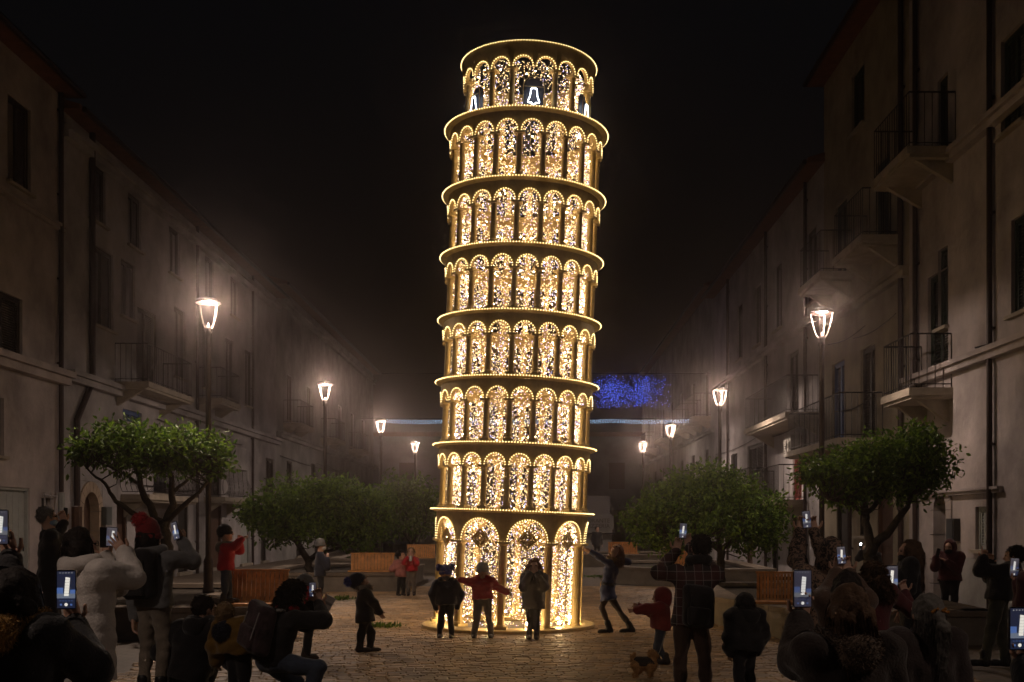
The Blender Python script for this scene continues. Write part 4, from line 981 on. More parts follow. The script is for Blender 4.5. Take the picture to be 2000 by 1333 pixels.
        if st == 'pony': P += [('c', hp(0, -.115, .02), .03*hz, hp(0, -.16, -.06), .035*hz, .02), ('c', hp(0, -.16, -.06), .036*hz, hp(.01, -.135, -.1)-u*ln*.6, .02, .02)]
        am = {'short': .004, 'long': .005, 'pony': .004, 'wavy': .010, 'curly': .014}[st]
        V_, F_ = surface(P, vx, ((am, 45 if st in ('wavy', 'curly') else 90, sd+5), (am*.5, 130, sd+6))); pc = [(V_, F_, 0)]
        nf = int({'short': 1400, 'long': 4200, 'pony': 3600, 'wavy': 4200, 'curly': 4200}[st]*detail**.5)
        pc.append((*fuzz(V_, F_, nf, {'short': .022, 'long': .06, 'pony': .04, 'wavy': .06, 'curly': .045}[st]*hz, sd+8, max(.0012, Y*.00020), 1.6 if st in ('long', 'wavy', 'pony') else .3), 0))
        mesh_obj('hair', pc, [hm], root, ro)
    if hat:
        hm = hat['m']; lv = hat.get('low', -.005)
        tl = hat.get('tall', 0.)
        P = [('e', hp(0, -.014, .03+tl), HR, np.array((.093, .112, .118+tl))*hz, 0), ('p', -hu, hp(0, 0, lv))]
        V1 = surface(P, vx, ((.0025, 110, sd+9),)); P2 = [('e', hp(0, -.012, .02), HR, np.array((.100, .119, .12))*hz, 0), ('p', -hu, hp(0, 0, lv-.012)), ('p', hu, hp(0, 0, lv+.042))]
        ho = mesh_obj('hat', [(*V1, 0), (*surface(P2, vx, ((.002, 150, sd+2),)), 0)], [hm], root, ro)
        for c in hat.get('pom', ()):
            V_, F_ = surface([('e', hp(*c), HR, np.array((.046, .046, .046))*hz*hat.get('ps', 1), 0)], max(.008, vx*.8), ((.006, 60, sd+4),))
            mesh_obj('pompom', [(V_, F_, 0), (*fuzz(V_, F_, int(900*detail), .028, sd+4, max(.003, Y*.0003)), 0)], [hat.get('pm', hm)], ho, ro)
    if mask:
        V_, F_ = surface([('e', hp(0, .035, -.06), HR, np.array((.066, .078, .052))*hz, 0), ('-e', hp(0, -.045, -.05), HR, np.array((.10, .075, .12))*hz, 0)], max(.007, vx*.7)); mesh_obj('face_mask', [(V_, F_, 0)], [mask], root, ro)
    if glasses:
        mb = MB()
        for sg in (-1, 1):
            mb.tube([hp(.032*sg+.024*math.cos(a), .102, .014+.018*math.sin(a))-ro for a in np.linspace(0, 2*PI, 11)], .003, 4, False); mb.tube([hp(.056*sg, .1, .018)-ro, hp(.08*sg, .0, .01)-ro], .003, 4)
        mb.tube([hp(-.008, .106, .016)-ro, hp(.008, .106, .016)-ro], .003, 4); mb.build('glasses', M_black, root)
    if scarf:
        c = j['nck']+u*.03; pts = [c+(f*math.cos(a)*.075+r*math.sin(a)*.085)*w+u*.01*math.cos(a*2) for a in np.linspace(0, 2*PI, 11)]
        V_, F_ = surface([('c', a, .042*w, b, .042*w, .02) for a, b in zip(pts[:-1], pts[1:])], vx, ((.005, 50, sd),)); pc = [(V_, F_, 0)]
        if len(scarf) > 1: pc.append((*fuzz(V_, F_, int(2000*detail), .03, sd+7, max(.003, Y*.0003)), 0))
        mesh_obj('scarf', pc, [scarf[0]], root, ro)
    return dict(j=j, root=root, f=f, r=r, u=u, ro=ro, w=w, H=H, hp=hp)
# ---- things people carry
E_scr = [emit('screen_dark', (.05, .09, .26), .09), emit('screen_white', (1.0, .95, .84), .62), emit('screen_blue', (.18, .36, .95), .25), emit('screen_grey', (.5, .6, .8), .18)]
E_scr2 = [emit('screen_dark_b', (.03, .06, .2), .10), emit('screen_white_b', (.95, .93, .88), .5), emit('screen_blue_b', (.12, .25, .7), .16), emit('screen_grey_b', (.5, .55, .65), .12)]
PH = [0]
def phone(label, x, y, Y, hp_, tilt=0., turn=0., on=True, ratio=.49, back=False, bright=1):
    """hp_: height in photo pixels"""
    PH[0] += 1; c = at(x, y, Y-.035); h = hp_*Y/F; w = h*ratio
    t = thing('phone', c, label, 'phone', 'phones held up to film the tower')
    R = np.array(Matrix.Rotation(turn, 3, 'Z') @ Matrix.Rotation(tilt, 3, 'Y')); ex, ey, ez = R[:, 0], R[:, 1], R[:, 2]; T = lambda p: tuple(ex*p[0]+ey*p[1]+ez*p[2])
    mb = MB(); b = .12*w
    prof = [(-w/2+b*(1-math.cos(a)), -h/2+b*(1-math.sin(a))) for a in (0, PI/4, PI/2)]+[(w/2-b*(1-math.cos(a)), -h/2+b*(1-math.sin(a))) for a in (PI/2, PI/4, 0)]+[(w/2-b*(1-math.cos(a)), h/2-b*(1-math.sin(a))) for a in (0, PI/4, PI/2)]+[(-w/2+b*(1-math.cos(a)), h/2-b*(1-math.sin(a))) for a in (PI/2, PI/4, 0)]
    n = len(prof); mb.add([(p, -.005, q) for p, q in prof]+[(p, .005, q) for p, q in prof], [tuple(range(n)), tuple(range(n, 2*n))[::-1]]+[(i, (i+1) % n, n+(i+1) % n, n+i) for i in range(n)])
    bo = mb.build('case', M_black, t, T=T)
    mb = MB()
    for q in (-.28, -.12): mb.box((q*w, .007, h*.38), (.1*w, .004, .1*w))
    mb.build('camera_lens', M_glass, t, T=T)
    if on:
        mb = MB(); e = .045*w
        def q(x0, x1, z0, z1, m, d): mb.mi = m; mb.add([(x0*w, -d, z0*h), (x1*w, -d, z0*h), (x1*w, -d, z1*h), (x0*w, -d, z1*h)], [(0, 1, 2, 3)])
        q(-.46, .46, -.47, .47, 0, .0058); q(-.46, .46, -.22, -.10, 3, .0062); q(-.46, -.15, -.1, .05, 2, .0063); q(.2, .46, -.1, .0, 2, .0063)
        rl = random.Random(PH[0]); xo = rl.uniform(-.06, .08)
        mb.mi = 1; mb.add([((xo-.13)*w, -.0066, -.16*h), ((xo+.10)*w, -.0066, -.16*h), ((xo+.17)*w, -.0066, .30*h), ((xo-.05)*w, -.0066, .32*h)], [(0, 1, 2, 3)])
        mb.mi = 0
        for k in range(6): z = -.1+.07*k; mb.add([((xo-.12)*w, -.0069, z*h), ((xo+.13)*w, -.0069, z*h), ((xo+.13)*w, -.0069, (z+.006)*h), ((xo-.12)*w, -.0069, (z+.006)*h)], [(0, 1, 2, 3)])
        for k in range(5): q(-.32+.15*k, -.29+.15*k, .42, .435, 1, .0066); q(-.34+.15*k, -.26+.15*k, -.29, -.278, 2, .0066)
        for k in range(8): a0, a1 = PI*k/4, PI*(k+1)/4; rr = .085*w; mb.mi = 1; mb.add([(rr*math.cos(a0), -.0067, -.38*h+rr*math.sin(a0)), (rr*math.cos(a1), -.0067, -.38*h+rr*math.sin(a1)), (0, -.0067, -.38*h)], [(0, 1, 2)])
        for k in (-.26, .26): q(k-.05, k+.05, -.405, -.36, 2, .0066)
        mb.build('screen', E_scr if PH[0] % 2 else E_scr2, t, T=T)
    return t
def backpack(label, P, m, hgt=.42, dep=.17, wid=.30, strap=None, drop=0.):
    j, f, r, u, w = P['j'], P['f'], P['r'], P['u'], P['w']; ax = nrm(j['nck']-j['pel']); bk = -nrm(f-ax*np.dot(f, ax)); c = j['che']+bk*(.125*w+dep/2*.8)-ax*(.05+drop); R = np.stack([r, bk, ax])
    t = thing('backpack', c, label, 'backpack')
    V, Fq = surface([('b', c, R, (wid/2*w, dep/2*w, hgt/2*w), .06*w, 0)], max(.011, P['ro'][1]*.0011), ((.004, 25, 3),)); mesh_obj('bag', [(V, Fq, 0)], [m], t, c)
    V, Fq = surface([('b', c+bk*dep*.5*w-ax*.09*w, R, (wid*.38*w, .035*w, hgt*.22*w), .03*w, 0)], max(.011, P['ro'][1]*.0011)); mesh_obj('pocket', [(V, Fq, 0)], [m], t, c)
    mb = MB()
    for sg in (-1, 1): s_ = j['s'+('l' if sg < 0 else 'r')]; mb.tube([c-bk*dep*.4*w+ax*hgt*.42*w+r*sg*.08*w-c, s_*.6+j['nck']*.4+ax*.055*w-c, s_*.55+j['che']*.45+f*.13*w-c, j['che']+r*sg*.12*w-ax*.1*w+f*.06-c], .016*w, 5)
    mb.build('strap', strap or m, t)
    mb = MB()
    for sg in (-1, 1): mb.tube([c+r*sg*wid*.36*w+bk*(dep*.52*w+.012)+ax*hgt*q*w-c for q in (-.32, .0, .3)], .005, 4)
    mb.build('piping', strap or m, t)
    return t
# ================================================================== THE CROWD
K_black = cloth('black', (.016, .015, .017)); K_navy = cloth('navy', (.022, .025, .042)); K_red = cloth('red', (.48, .025, .035)); K_dred = cloth('deep_red', (.22, .02, .022)); K_white = cloth('white', (.60, .55, .52), .1); K_grey = cloth('grey', (.16, .16, .165)); K_lgrey = cloth('light_grey', (.40, .38, .37))
K_jean = cloth('denim', (.05, .065, .10)); K_khaki = cloth('khaki', (.20, .165, .13)); K_brown = cloth('brown', (.085, .05, .035)); K_blue = cloth('slate_blue', (.045, .06, .16)); K_yel = cloth('mustard', (.20, .11, .02)); K_olive = cloth('olive', (.05, .05, .035), .5); K_pink = cloth('pink', (.42, .16, .15)); K_burg = cloth('burgundy', (.09, .022, .026)); K_tights = cloth('tights', (.05, .035, .03))
K_pom = cloth('blue_wool', (.06, .08, .36)); K_boot = mat('boot_leather', (.035, .025, .02), .6, 0, .3, 15); K_blk_boot = mat('black_boot', (.014, .013, .013), .5); K_tan = mat('tan_shoe', (.25, .17, .11), .7)
F_must = cloth('mustard_fur', (.42, .24, .07)); F_pale = cloth('pale_fur', (.42, .36, .29)); F_brown = cloth('brown_fur', (.13, .09, .065)); K_maskb = mat('mask_blue', (.22, .34, .5), .8); K_maskk = mat('mask_black', (.015, .015, .016), .8); K_maskw = mat('mask_white', (.6, .62, .64), .8)
H_dark = hairm('dark', (.016, .011, .009)); H_brown = hairm('brown', (.09, .05, .028)); H_red = hairm('auburn', (.16, .06, .025)); H_blond = hairm('fair', (.22, .14, .07)); H_grey = hairm('grey', (.17, .16, .15)); H_ash = hairm('dark_grey', (.13, .12, .11))
def plaid_mat():
    m = bpy.data.materials.new('cloth_plaid'); m.use_nodes = True; t = m.node_tree; b = t.nodes['Principled BSDF']; b.inputs['Roughness'].default_value = .9
    g = t.nodes.new('ShaderNodeTexCoord'); sp = t.nodes.new('ShaderNodeSeparateXYZ'); t.links.new(g.outputs['Object'], sp.inputs[0]); prev = None
    def lines(out, fr, th, col, prev):
        a = t.nodes.new('ShaderNodeMath'); a.operation = 'MULTIPLY'; a.inputs[1].default_value = fr; t.links.new(out, a.inputs[0])
        c = t.nodes.new('ShaderNodeMath'); c.operation = 'FRACT'; t.links.new(a.outputs[0], c.inputs[0]); d = t.nodes.new('ShaderNodeMath'); d.operation = 'LESS_THAN'; d.inputs[1].default_value = th; t.links.new(c.outputs[0], d.inputs[0])
        e = t.nodes.new('ShaderNodeMath'); e.operation = 'MULTIPLY'; e.inputs[1].default_value = .6; t.links.new(d.outputs[0], e.inputs[0])
        x = t.nodes.new('ShaderNodeMixRGB'); t.links.new(e.outputs[0], x.inputs[0]); x.inputs[2].default_value = (*col, 1)
        if prev is None: x.inputs[1].default_value = (.03, .022, .024, 1)
        else: t.links.new(prev, x.inputs[1])
        return x.outputs[0]
    for out, fr, th, col in ((sp.outputs['X'], 6.5, .45, (.10, .03, .03)), (sp.outputs['Z'], 6.5, .45, (.09, .028, .028)), (sp.outputs['X'], 13, .08, (.34, .30, .28)), (sp.outputs['Z'], 13, .08, (.34, .30, .28))): prev = lines(out, fr, th, col, prev)
    t.links.new(prev, b.inputs['Base Color']); return m
def leopard_mat():
    m = bpy.data.materials.new('cloth_leopard'); m.use_nodes = True; t = m.node_tree; b = t.nodes['Principled BSDF']; b.inputs['Roughness'].default_value = .95
    g = t.nodes.new('ShaderNodeTexCoord'); v = t.nodes.new('ShaderNodeTexNoise'); v.inputs['Scale'].default_value = 38; v.inputs['Detail'].default_value = 1.5; v.inputs['Distortion'].default_value = 1.2; t.links.new(g.outputs['Object'], v.inputs['Vector'])
    r = t.nodes.new('ShaderNodeValToRGB'); r.color_ramp.interpolation = 'CONSTANT'; e = r.color_ramp.elements; e[0].color = (.015, .011, .01, 1); e[1].position = .5; e[1].color = (.19, .12, .085, 1)
    t.links.new(v.outputs['Fac'], r.inputs[0]); t.links.new(r.outputs[0], b.inputs['Base Color']); return m
K_plaid, K_leo = plaid_mat(), leopard_mat()
CAMN = (0, -1, 0)                                   # palm behind a phone faces the camera
def hold(side, lean_=.45): return ('grip', (side*lean_, .1, .9), CAMN)

# children in front of the tower
person('child in a black coat and blue hat with two pompoms before the tower', 15.3, 871, 1.0, 180, J=dict(hd=(870, 1121, 0), wl=(893, 1187, .10), wr=(852, 1187, .10), el=(899, 1160, .02), er=(846, 1160, .02), al=(882, 1241, 0), ar=(859, 1240, 0), kl=(880, 1212, -.03), kr=(862, 1212, -.03)), coat=dict(m=K_navy, hem=.13, puff=.028, hood='down', flare=.01), trouser=K_black, shoe=K_boot, hat=dict(m=K_pom, low=.0, pom=((.09, -.01, .10), (-.09, -.01, .10)), pm=K_pom), hair=('short', H_dark), scarf=(K_grey,))
person('child in a red jacket and grey hat with arms spread wide before the tower', 15.3, 943, 1.04, 180, J=dict(hd=(942, 1116, 0), wr=(899, 1133, 0), wl=(991, 1157, -.02), er=(918, 1137, 0), el=(971, 1147, 0), al=(959, 1239, 0), ar=(926, 1239, 0), kl=(955, 1210, -.03), kr=(931, 1210, -.03)), coat=dict(m=K_red, hem=.02, puff=.014, hood='down', quilt=.05), trouser=cloth('grey_brown', (.13, .11, .10)), shoe=K_boot, hat=dict(m=K_lgrey, low=-.005), hair=('short', H_brown), hands=dict(l=('open', (.9, -.2, -.55), (0, -1, -.3)), r=('open', (-.95, 0, .1), (0, -1, 0))))
person('girl with long auburn hair holding her hands to her mouth before the tower', 15.1, 1042, 1.13, 180, J=dict(hd=(1042, 1106, 0), wr=(1035, 1121, -.17), wl=(1049, 1121, -.17), er=(1022, 1147, -.06), el=(1063, 1147, -.06), al=(1048, 1242, 0), ar=(1033, 1241, .0), kl=(1047, 1214, -.02), kr=(1035, 1214, -.02)), coat=dict(m=cloth('charcoal', (.045, .042, .045)), hem=.27, puff=.022, flare=.015, hood='down', zip=K_lgrey), trouser=K_black, shoe=K_boot, tight=.8, hair=('wavy', H_red, .24), hands=dict(l=('grip', (-.6, -.3, .5), (0, 1, .2)), r=('grip', (.6, -.3, .5), (0, 1, .2))))
person('woman in a belted blue coat leaning back with one arm reaching to the tower', 16.0, 1200, 1.55, -75, J=dict(hd=(1204, 1077, -.02), nck=(1199, 1096, 0), che=(1193, 1116, 0), pel=(1186, 1156, 0), sl=(1190, 1101, -.17), sr=(1196, 1099, .15), wl=(1153, 1078, -.12), el=(1172, 1089, -.15), er=(1226, 1098, .12), wr=(1206, 1090, .12), hl=(1184, 1162, -.07), hr=(1190, 1162, .08), kl=(1176, 1186, -.08), kr=(1213, 1198, .06), al=(1190, 1227, -.05), ar=(1233, 1226, .06), tl=(1170, 1234, -.1), tr=(1207, 1232, .02)), head=(-140, 48), coat=dict(m=K_blue, hem=.13, puff=.006, flare=.05, belt=K_navy), w=.84, trouser=K_tights, shoe=K_blk_boot, hair=('long', H_red, .03), tight=.74, scarf=(F_must, 1), hands=dict(l=('open', (-.9, .1, .4), (0, -.7, -.7))))
person('child in a dark coat bending back to look up, blue pompom hanging', 13.6, 712, 1.0, 70, J=dict(hd=(702, 1136, 0), nck=(711, 1154, 0), che=(713, 1172, 0), pel=(712, 1206, 0), wr=(741, 1196, -.12), er=(729, 1178, -.15), wl=(735, 1195, .14), kl=(725, 1236, .05), kr=(706, 1236, -.05), al=(723, 1266, .06), ar=(703, 1266, -.06)), head=(75, 42), coat=dict(m=K_black, hem=.10, puff=.022, flare=.02), trouser=K_black, shoe=K_boot, hat=dict(m=K_navy, low=-.01, pom=((0, -.10, .10),), pm=K_pom, ps=1.15), hair=('short', H_dark), scarf=(F_pale, 1))
person('child in a pinkish quilted coat standing beside the child with the cup', 24, 783, .98, 150, J=dict(wl=(795, 1092, -.05), wr=(778, 1108, -.1)), coat=dict(m=K_pink, hem=.16, puff=.018, quilt=.06), trouser=K_black, shoe=K_boot, hair=('short', H_dark), head=(120, 10))
P = person('child in a red and pink jacket raising both hands to the face', 24, 803, 1.05, 180, J=dict(wl=(807, 1088, -.18), wr=(797, 1088, -.18)), coat=dict(m=K_red, hem=.02, puff=.018), trouser=cloth('taupe', (.15, .125, .11)), shoe=K_boot, hair=('short', H_blond), head=(180, 15), hands=dict(l=('grip', (0, -.3, .9), (.9, 0, 0)), r=('grip', (0, -.3, .9), (-.9, 0, 0))))
t = thing('paper_cup', at(802, 1092, 23.75), 'small white cup held by the child in the red and pink jacket', 'cup'); mb = MB(); mb.lathe([(.028, -.05), (.038, .05), (.035, .05), (.026, -.045)], n=12); mb.build('cup_wall', K_maskw, t); mb = MB(); mb.lathe([(.0395, .0), (.0395, .012), (.02, .016)], c=(0, 0, .048), n=12); mb.build('lid', K_maskw, t)
person('child in a dark coat and grey beanie standing by the planter under the bushy tree', 22, 625, 1.26, 75, J=dict(wr=(640, 1092, -.1), er=(640, 1110, -.12), wl=(640, 1108, .05)), coat=dict(m=K_navy, hem=.18, puff=.02, zip=K_pink), trouser=K_black, shoe=K_boot, hat=dict(m=K_grey, low=-.02), hair=('short', H_dark), mask=K_maskw, head=(80, 0))
P = person('child in a red coat and dark hat standing on the planter and pointing', 15.25, 441, 1.07, 80, z0=.455, J=dict(hd=(441, 1042, 0), wr=(473, 1053, -.1), er=(458, 1067, -.12), wl=(468, 1056, .1), al=(447, 1169, .05), ar=(437, 1171, -.05), kl=(447, 1143, .05), kr=(439, 1143, -.05)), coat=dict(m=K_red, hem=.10, puff=.022, hood='down'), fur=F_pale, trouser=K_jean, shoe=K_boot, hat=dict(m=K_black, low=-.01), hair=('short', H_dark), head=(85, 5), hands=dict(r=('point', (.8, 0, .6), (0, 0, -1))))
# left-hand crowd
person('man with glasses and a blue face mask raising a phone by the left wall', 12.6, 96, 1.80, 60, J=dict(hd=(92, 1011, 0), wr=(126, 1022, .15), wl=(121, 1025, .3), er=(112, 1052, 0), el=(110, 1056, .2)), coat=dict(m=K_black, hem=.10, puff=.014), trouser=K_black, shoe=K_blk_boot, hair=('short', H_grey), mask=K_maskb, glasses=True, hands=dict(r=hold(-.6), l=hold(.6)))
phone('phone raised by the man in the blue face mask', 128, 1003, 12.85, 22, .1, -.6, on=False)
person('person in a long white quilted coat with dark hair filming at the left', 7.5, 172, 1.62, 42, J=dict(hd=(158, 1066, .02), nck=(162, 1100, 0), wr=(243, 1083, .25), er=(258, 1128, .12), wl=(207, 1092, .38), el=(228, 1140, .3)), coat=dict(m=K_white, hem=.34, puff=.034, quilt=.13, hood='down'), trouser=K_black, shoe=K_blk_boot, hair=('long', H_dark, .12), glasses=True, hands=dict(l=hold(.2), r=('open', (-.55, .1, .8), CAMN)), detail=.9)
phone('phone in an open dark case held by the person in the white coat', 219, 1049, 7.83, 38, .05, -.15, ratio=.62)
t = thing('phone_cover', at(203, 1050, 7.82), 'open dark flap of the phone case held by the person in white', 'phone case'); mb = MB(); mb.box((0, 0, 0), (.055, .006, .145), np.array(Matrix.Rotation(.25, 3, 'Z'))); mb.build('flap', M_black, t)
P = person('person in a red pompom hat and grey jacket with a black backpack filming', 10.0, 300, 1.66, 22, J=dict(hd=(293, 1048, 0), nck=(296, 1078, 0), wr=(357, 1056, .22), er=(377, 1096, .08), wl=(262, 1208, .06)), head=(55, 5), coat=dict(m=K_grey, hem=.03, puff=.022, hood='down'), trouser=K_khaki, shoe=K_blk_boot, hair=('long', H_dark, .10), hat=dict(m=K_dred, low=-.02, tall=.02, pom=((-.0, -.08, .165),), pm=K_red, ps=1.35), hands=dict(r=('grip', (-.5, 0, .85), (-.3, -1, 0))), fur=None)
backpack('black backpack on the person in the red pompom hat', P, K_black, .46, .18, .32)
phone('phone tilted in the raised hand of the person in the red pompom hat', 343, 1037, 10.2, 36, -.28, -.45, on=True, ratio=.45)
P = person('dark person crouching with an arm round the child in the yellow jacket', 10.0, 372, 1.65, 15, J=dict(hd=(400, 1190, .02), nck=(390, 1216, 0), che=(380, 1246, 0), pel=(370, 1308, 0), kl=(334, 1308, .3), kr=(412, 1308, .3), al=(345, 1357, .1), ar=(398, 1357, .1), wr=(455, 1300, -.22), er=(428, 1276, -.12), wl=(350, 1300, .2)), head=(50, 0), coat=dict(m=K_black, hem=.08, puff=.03, hood='down'), trouser=K_black, shoe=K_blk_boot, hair=('short', H_dark))
person('child in a mustard and navy puffer jacket hugged by the crouching person', 9.65, 466, .93, 25, J=dict(hd=(440, 1203, .0), nck=(448, 1228, 0), wr=(514, 1286, .0), er=(506, 1256, -.02), wl=(425, 1290, .15)), coat=dict(m=K_yel, hem=.06, puff=.045, quilt=.09, hood='down'), fur=K_navy, trouser=K_black, shoe=K_boot, hair=('short', H_blond), head=(10, -10), w=.85, scarf=(K_navy,))
P = person('person with long curly dark hair crouching to film, floral backpack on', 9.3, 550, 1.64, 50, J=dict(hd=(574, 1162, .02), nck=(563, 1194, 0), che=(547, 1224, 0), pel=(532, 1286, 0), kr=(622, 1304, -.1), ar=(598, 1380, -.1), kl=(578, 1335, .25), al=(525, 1380, .15), wr=(623, 1180, .1), er=(634, 1212, -.08), wl=(608, 1184, .2), el=(600, 1222, .2)), head=(58, 0), coat=dict(m=K_black, hem=.04, puff=.016), trouser=K_jean, shoe=K_blk_boot, hair=('curly', H_dark, .17), scarf=(K_red,), hands=dict(r=hold(-.3), l=hold(.3)))
backpack('dark patterned backpack with pale piping on the crouching person', P, cloth('floral', (.05, .03, .035), .8), .42, .17, .30, K_lgrey, -.0)
phone('small bright phone held up by the crouching curly-haired person', 611, 1152, 9.5, 29, 0, -.1)
person('small child in a grey cap and red jacket behind the crouching person', 12.8, 600, 1.03, 75, J=dict(hd=(598, 1143, 0), wr=(628, 1180, -.1), wl=(630, 1178, .05)), coat=dict(m=K_red, hem=.06, puff=.02), trouser=K_black, shoe=K_boot, hat=dict(m=K_grey, low=-.0), hair=('short', H_brown), scarf=(K_red,))
t = thing('paper_box', at(640, 1178, 12.75), 'small grey paper box held beside the crouching person', 'box'); R_ = np.array(Matrix.Rotation(.5, 3, 'Y')); mb = MB(); mb.box((0, 0, 0), (.12, .05, .17), R_); mb.build('carton', K_lgrey, t); mb = MB(); mb.box(R_@np.array((0, -.026, 0)), (.11, .003, .03), R_); mb.build('band', K_grey, t)
person('person in a fur-trimmed dark coat filming low at the left edge', 4.35, 28, 1.44, 12, J=dict(hd=(40, 1172, .02), wr=(146, 1222, .22), er=(182, 1310, .08)), coat=dict(m=K_black, hem=.1, puff=.03, hood='down'), fur=F_must, trouser=K_black, shoe=K_blk_boot, hair=('long', H_dark, .14), hands=dict(r=hold(-.5)), detail=.85)
phone('phone with a tall white tower on screen at the far left', 130, 1152, 4.56, 76, 0, .08)
person('person mostly out of frame raising a phone at the left edge', 4.9, -75, 1.62, 12, J=dict(wr=(22, 1092, .25), er=(10, 1170, .1)), coat=dict(m=K_black, hem=.1, puff=.02), trouser=K_black, shoe=K_blk_boot, hair=('short', H_dark), hands=dict(r=hold(-.5)))
phone('phone cut by the left edge of the picture', 0, 1030, 5.13, 68, 0, .05)
# right-hand crowd
P = person('man in a dark plaid shirt with both arms raised to film', 9.8, 1352, 1.53, -8, J=dict(hd=(1368, 1071, 0), nck=(1364, 1099, 0), wl=(1321, 1078, .28), el=(1286, 1118, .1), wr=(1347, 1070, .28), er=(1384, 1108, .25), sl=(1322, 1122, 0), sr=(1396, 1122, 0), che=(1357, 1140, 0), pel=(1350, 1212, 0), al=(1328, 1366, 0), ar=(1382, 1366, 0), kl=(1330, 1290, -.02), kr=(1376, 1290, -.02)), coat=dict(m=K_plaid, hem=.05, puff=.02), trouser=K_brown, shoe=K_blk_boot, hair=('short', H_dark), hands=dict(l=hold(.4), r=hold(-.4)), scarf=(K_black,))
backpack('black bag low on the back of the man in plaid', P, K_black, .40, .15, .30, None, .14)
phone('phone held high by the man in the plaid shirt', 1334, 1037, 10.1, 30, .08, 0.)
person('small child in red running with an arm out beside the man in plaid', 12.4, 1292, .86, -75, J=dict(hd=(1291, 1168, 0), wl=(1243, 1192, -.1), el=(1262, 1190, -.1), wr=(1250, 1186, .12), al=(1300, 1290, -.05), ar=(1282, 1288, .1), kl=(1286, 1264, -.05), kr=(1283, 1262, .1)), coat=dict(m=K_dred, hem=.10, puff=.03, hood='up'), trouser=K_jean, shoe=K_boot, hair=('short', H_dark))
person('child in a dark beanie and dark jacket seen from behind near the plaid man', 9.9, 1455, .99, -25, J=dict(hd=(1453, 1186, 0)), coat=dict(m=K_black, hem=.08, puff=.035, hood='down', quilt=.1), trouser=K_black, shoe=K_boot, hair=('short', H_dark), hat=dict(m=K_black, low=-.03), w=.82, scarf=(K_grey,))
person('person in a leopard print hood with arms raised high to film', 8.4, 1612, 1.50, -5, J=dict(hd=(1622, 1086, 0), wl=(1563, 1040, .3), el=(1556, 1094, .2), wr=(1590, 1040, .3), er=(1606, 1078, .25)), coat=dict(m=K_leo, hem=.2, puff=.018, hood='up'), trouser=K_black, shoe=K_blk_boot, hair=('short', H_dark), hands=dict(l=hold(.35), r=hold(-.35)))
phone('tilted phone held highest at the right of the crowd', 1575, 1015, 8.72, 34, -.1, 0)
person('person half hidden behind others holding a phone in both hands', 7.3, 1650, 1.34, -5, J=dict(hd=(1652, 1152, 0), wl=(1634, 1120, .3), wr=(1656, 1120, .3)), coat=dict(m=K_brown, hem=.1, puff=.02), trouser=K_black, shoe=K_blk_boot, hair=('long', H_dark, .15), hands=dict(l=hold(.35), r=hold(-.35)))
phone('phone held in two hands just right of the leopard hood', 1643, 1085, 7.62, 35, -.08, 0)
person('person with straight brown hair and fur collar in the front at the right', 5.2, 1655, 1.76, -12, J=dict(hd=(1655, 1192, 0), wl=(1563, 1212, .25), el=(1555, 1290, .12)), kneel=True, coat=dict(m=cloth('dark_brown', (.028, .019, .016)), hem=.2, puff=.035, hood='down'), fur=F_brown, trouser=K_black, shoe=K_blk_boot, hair=('long', H_brown, .20), hands=dict(l=hold(.4)), detail=.85, w=1.02)
phone('largest bright phone in the raised hand of the fur-collared person', 1567, 1150, 5.45, 74, .0, .08)
P = person('person with grey-streaked tied hair kneeling in the front at the right', 6.5, 1808, 1.60, -18, J=dict(hd=(1808, 1202, 0)), kneel=True, coat=dict(m=cloth('plum', (.04, .028, .027)), hem=.2, puff=.03), trouser=K_black, shoe=K_blk_boot, hair=('pony', H_ash, .32), detail=.9)
t = thing('hair_clip', P['hp'](0, -.125, .03), 'small amber hair clip in the grey-streaked hair', 'hair clip'); mb = MB()
for k in range(7): mb.octa((-.045+.015*k, -.012+.006*(k % 2), .008*(k % 3)), .012)
mb.tube([(-.05, 0, 0), (.05, 0, 0)], .006, 5); mb.build('clasp', mat('amber', (.5, .22, .05), .2, .3), t)
person('person with short curly hair holding a phone out to the side', 8.8, 1700, 1.30, -5, J=dict(hd=(1703, 1133, 0), wr=(1768, 1160, .22), er=(1782, 1195, .1)), coat=dict(m=K_burg, hem=.1, puff=.02), trouser=K_black, shoe=K_blk_boot, hair=('curly', H_brown, .05), hands=dict(r=hold(-.55)))
phone('bright phone right of the short curly hair', 1741, 1131, 9.06, 53, .0, .05)
person('person behind the forked tree shining a phone light', 22.6, 1702, 1.25, 180, J=dict(wr=(1683, 1076, -.15)), coat=dict(m=K_black, hem=.1, puff=.02), trouser=K_black, shoe=K_blk_boot, hair=('short', H_dark))
t = phone('phone with its white torch lit behind the forked tree', 1681, 1066, 22.3, 14, 0, 0, on=False); mb = MB(); mb.box((0, -.008, .03), (.03, .004, .03)); mb.build('torch_light', emit('torch', (.9, .95, 1), 60), t)
person('person with long wavy brown hair in profile at the right', 11.0, 1776, 1.47, -78, J=dict(hd=(1776, 1079, 0), wl=(1752, 1120, -.1)), coat=dict(m=K_black, hem=.06, puff=.022), trouser=K_black, shoe=K_blk_boot, hair=('wavy', H_brown, .24), mask=K_maskk)
person('person in a burgundy jacket with hood up holding a dark phone by the wall', 17.9, 1855, 1.30, -150, J=dict(wr=(1829, 1090, -.12), er=(1826, 1108, -.1), wl=(1850, 1098, -.15)), coat=dict(m=K_burg, hem=.04, puff=.03, hood='up'), trouser=K_black, shoe=K_blk_boot, mask=K_maskk, head=(-140, 0), w=.9)
phone('dark phone held by the hooded person in burgundy', 1832, 1080, 17.7, 17, .3, .4, on=False)
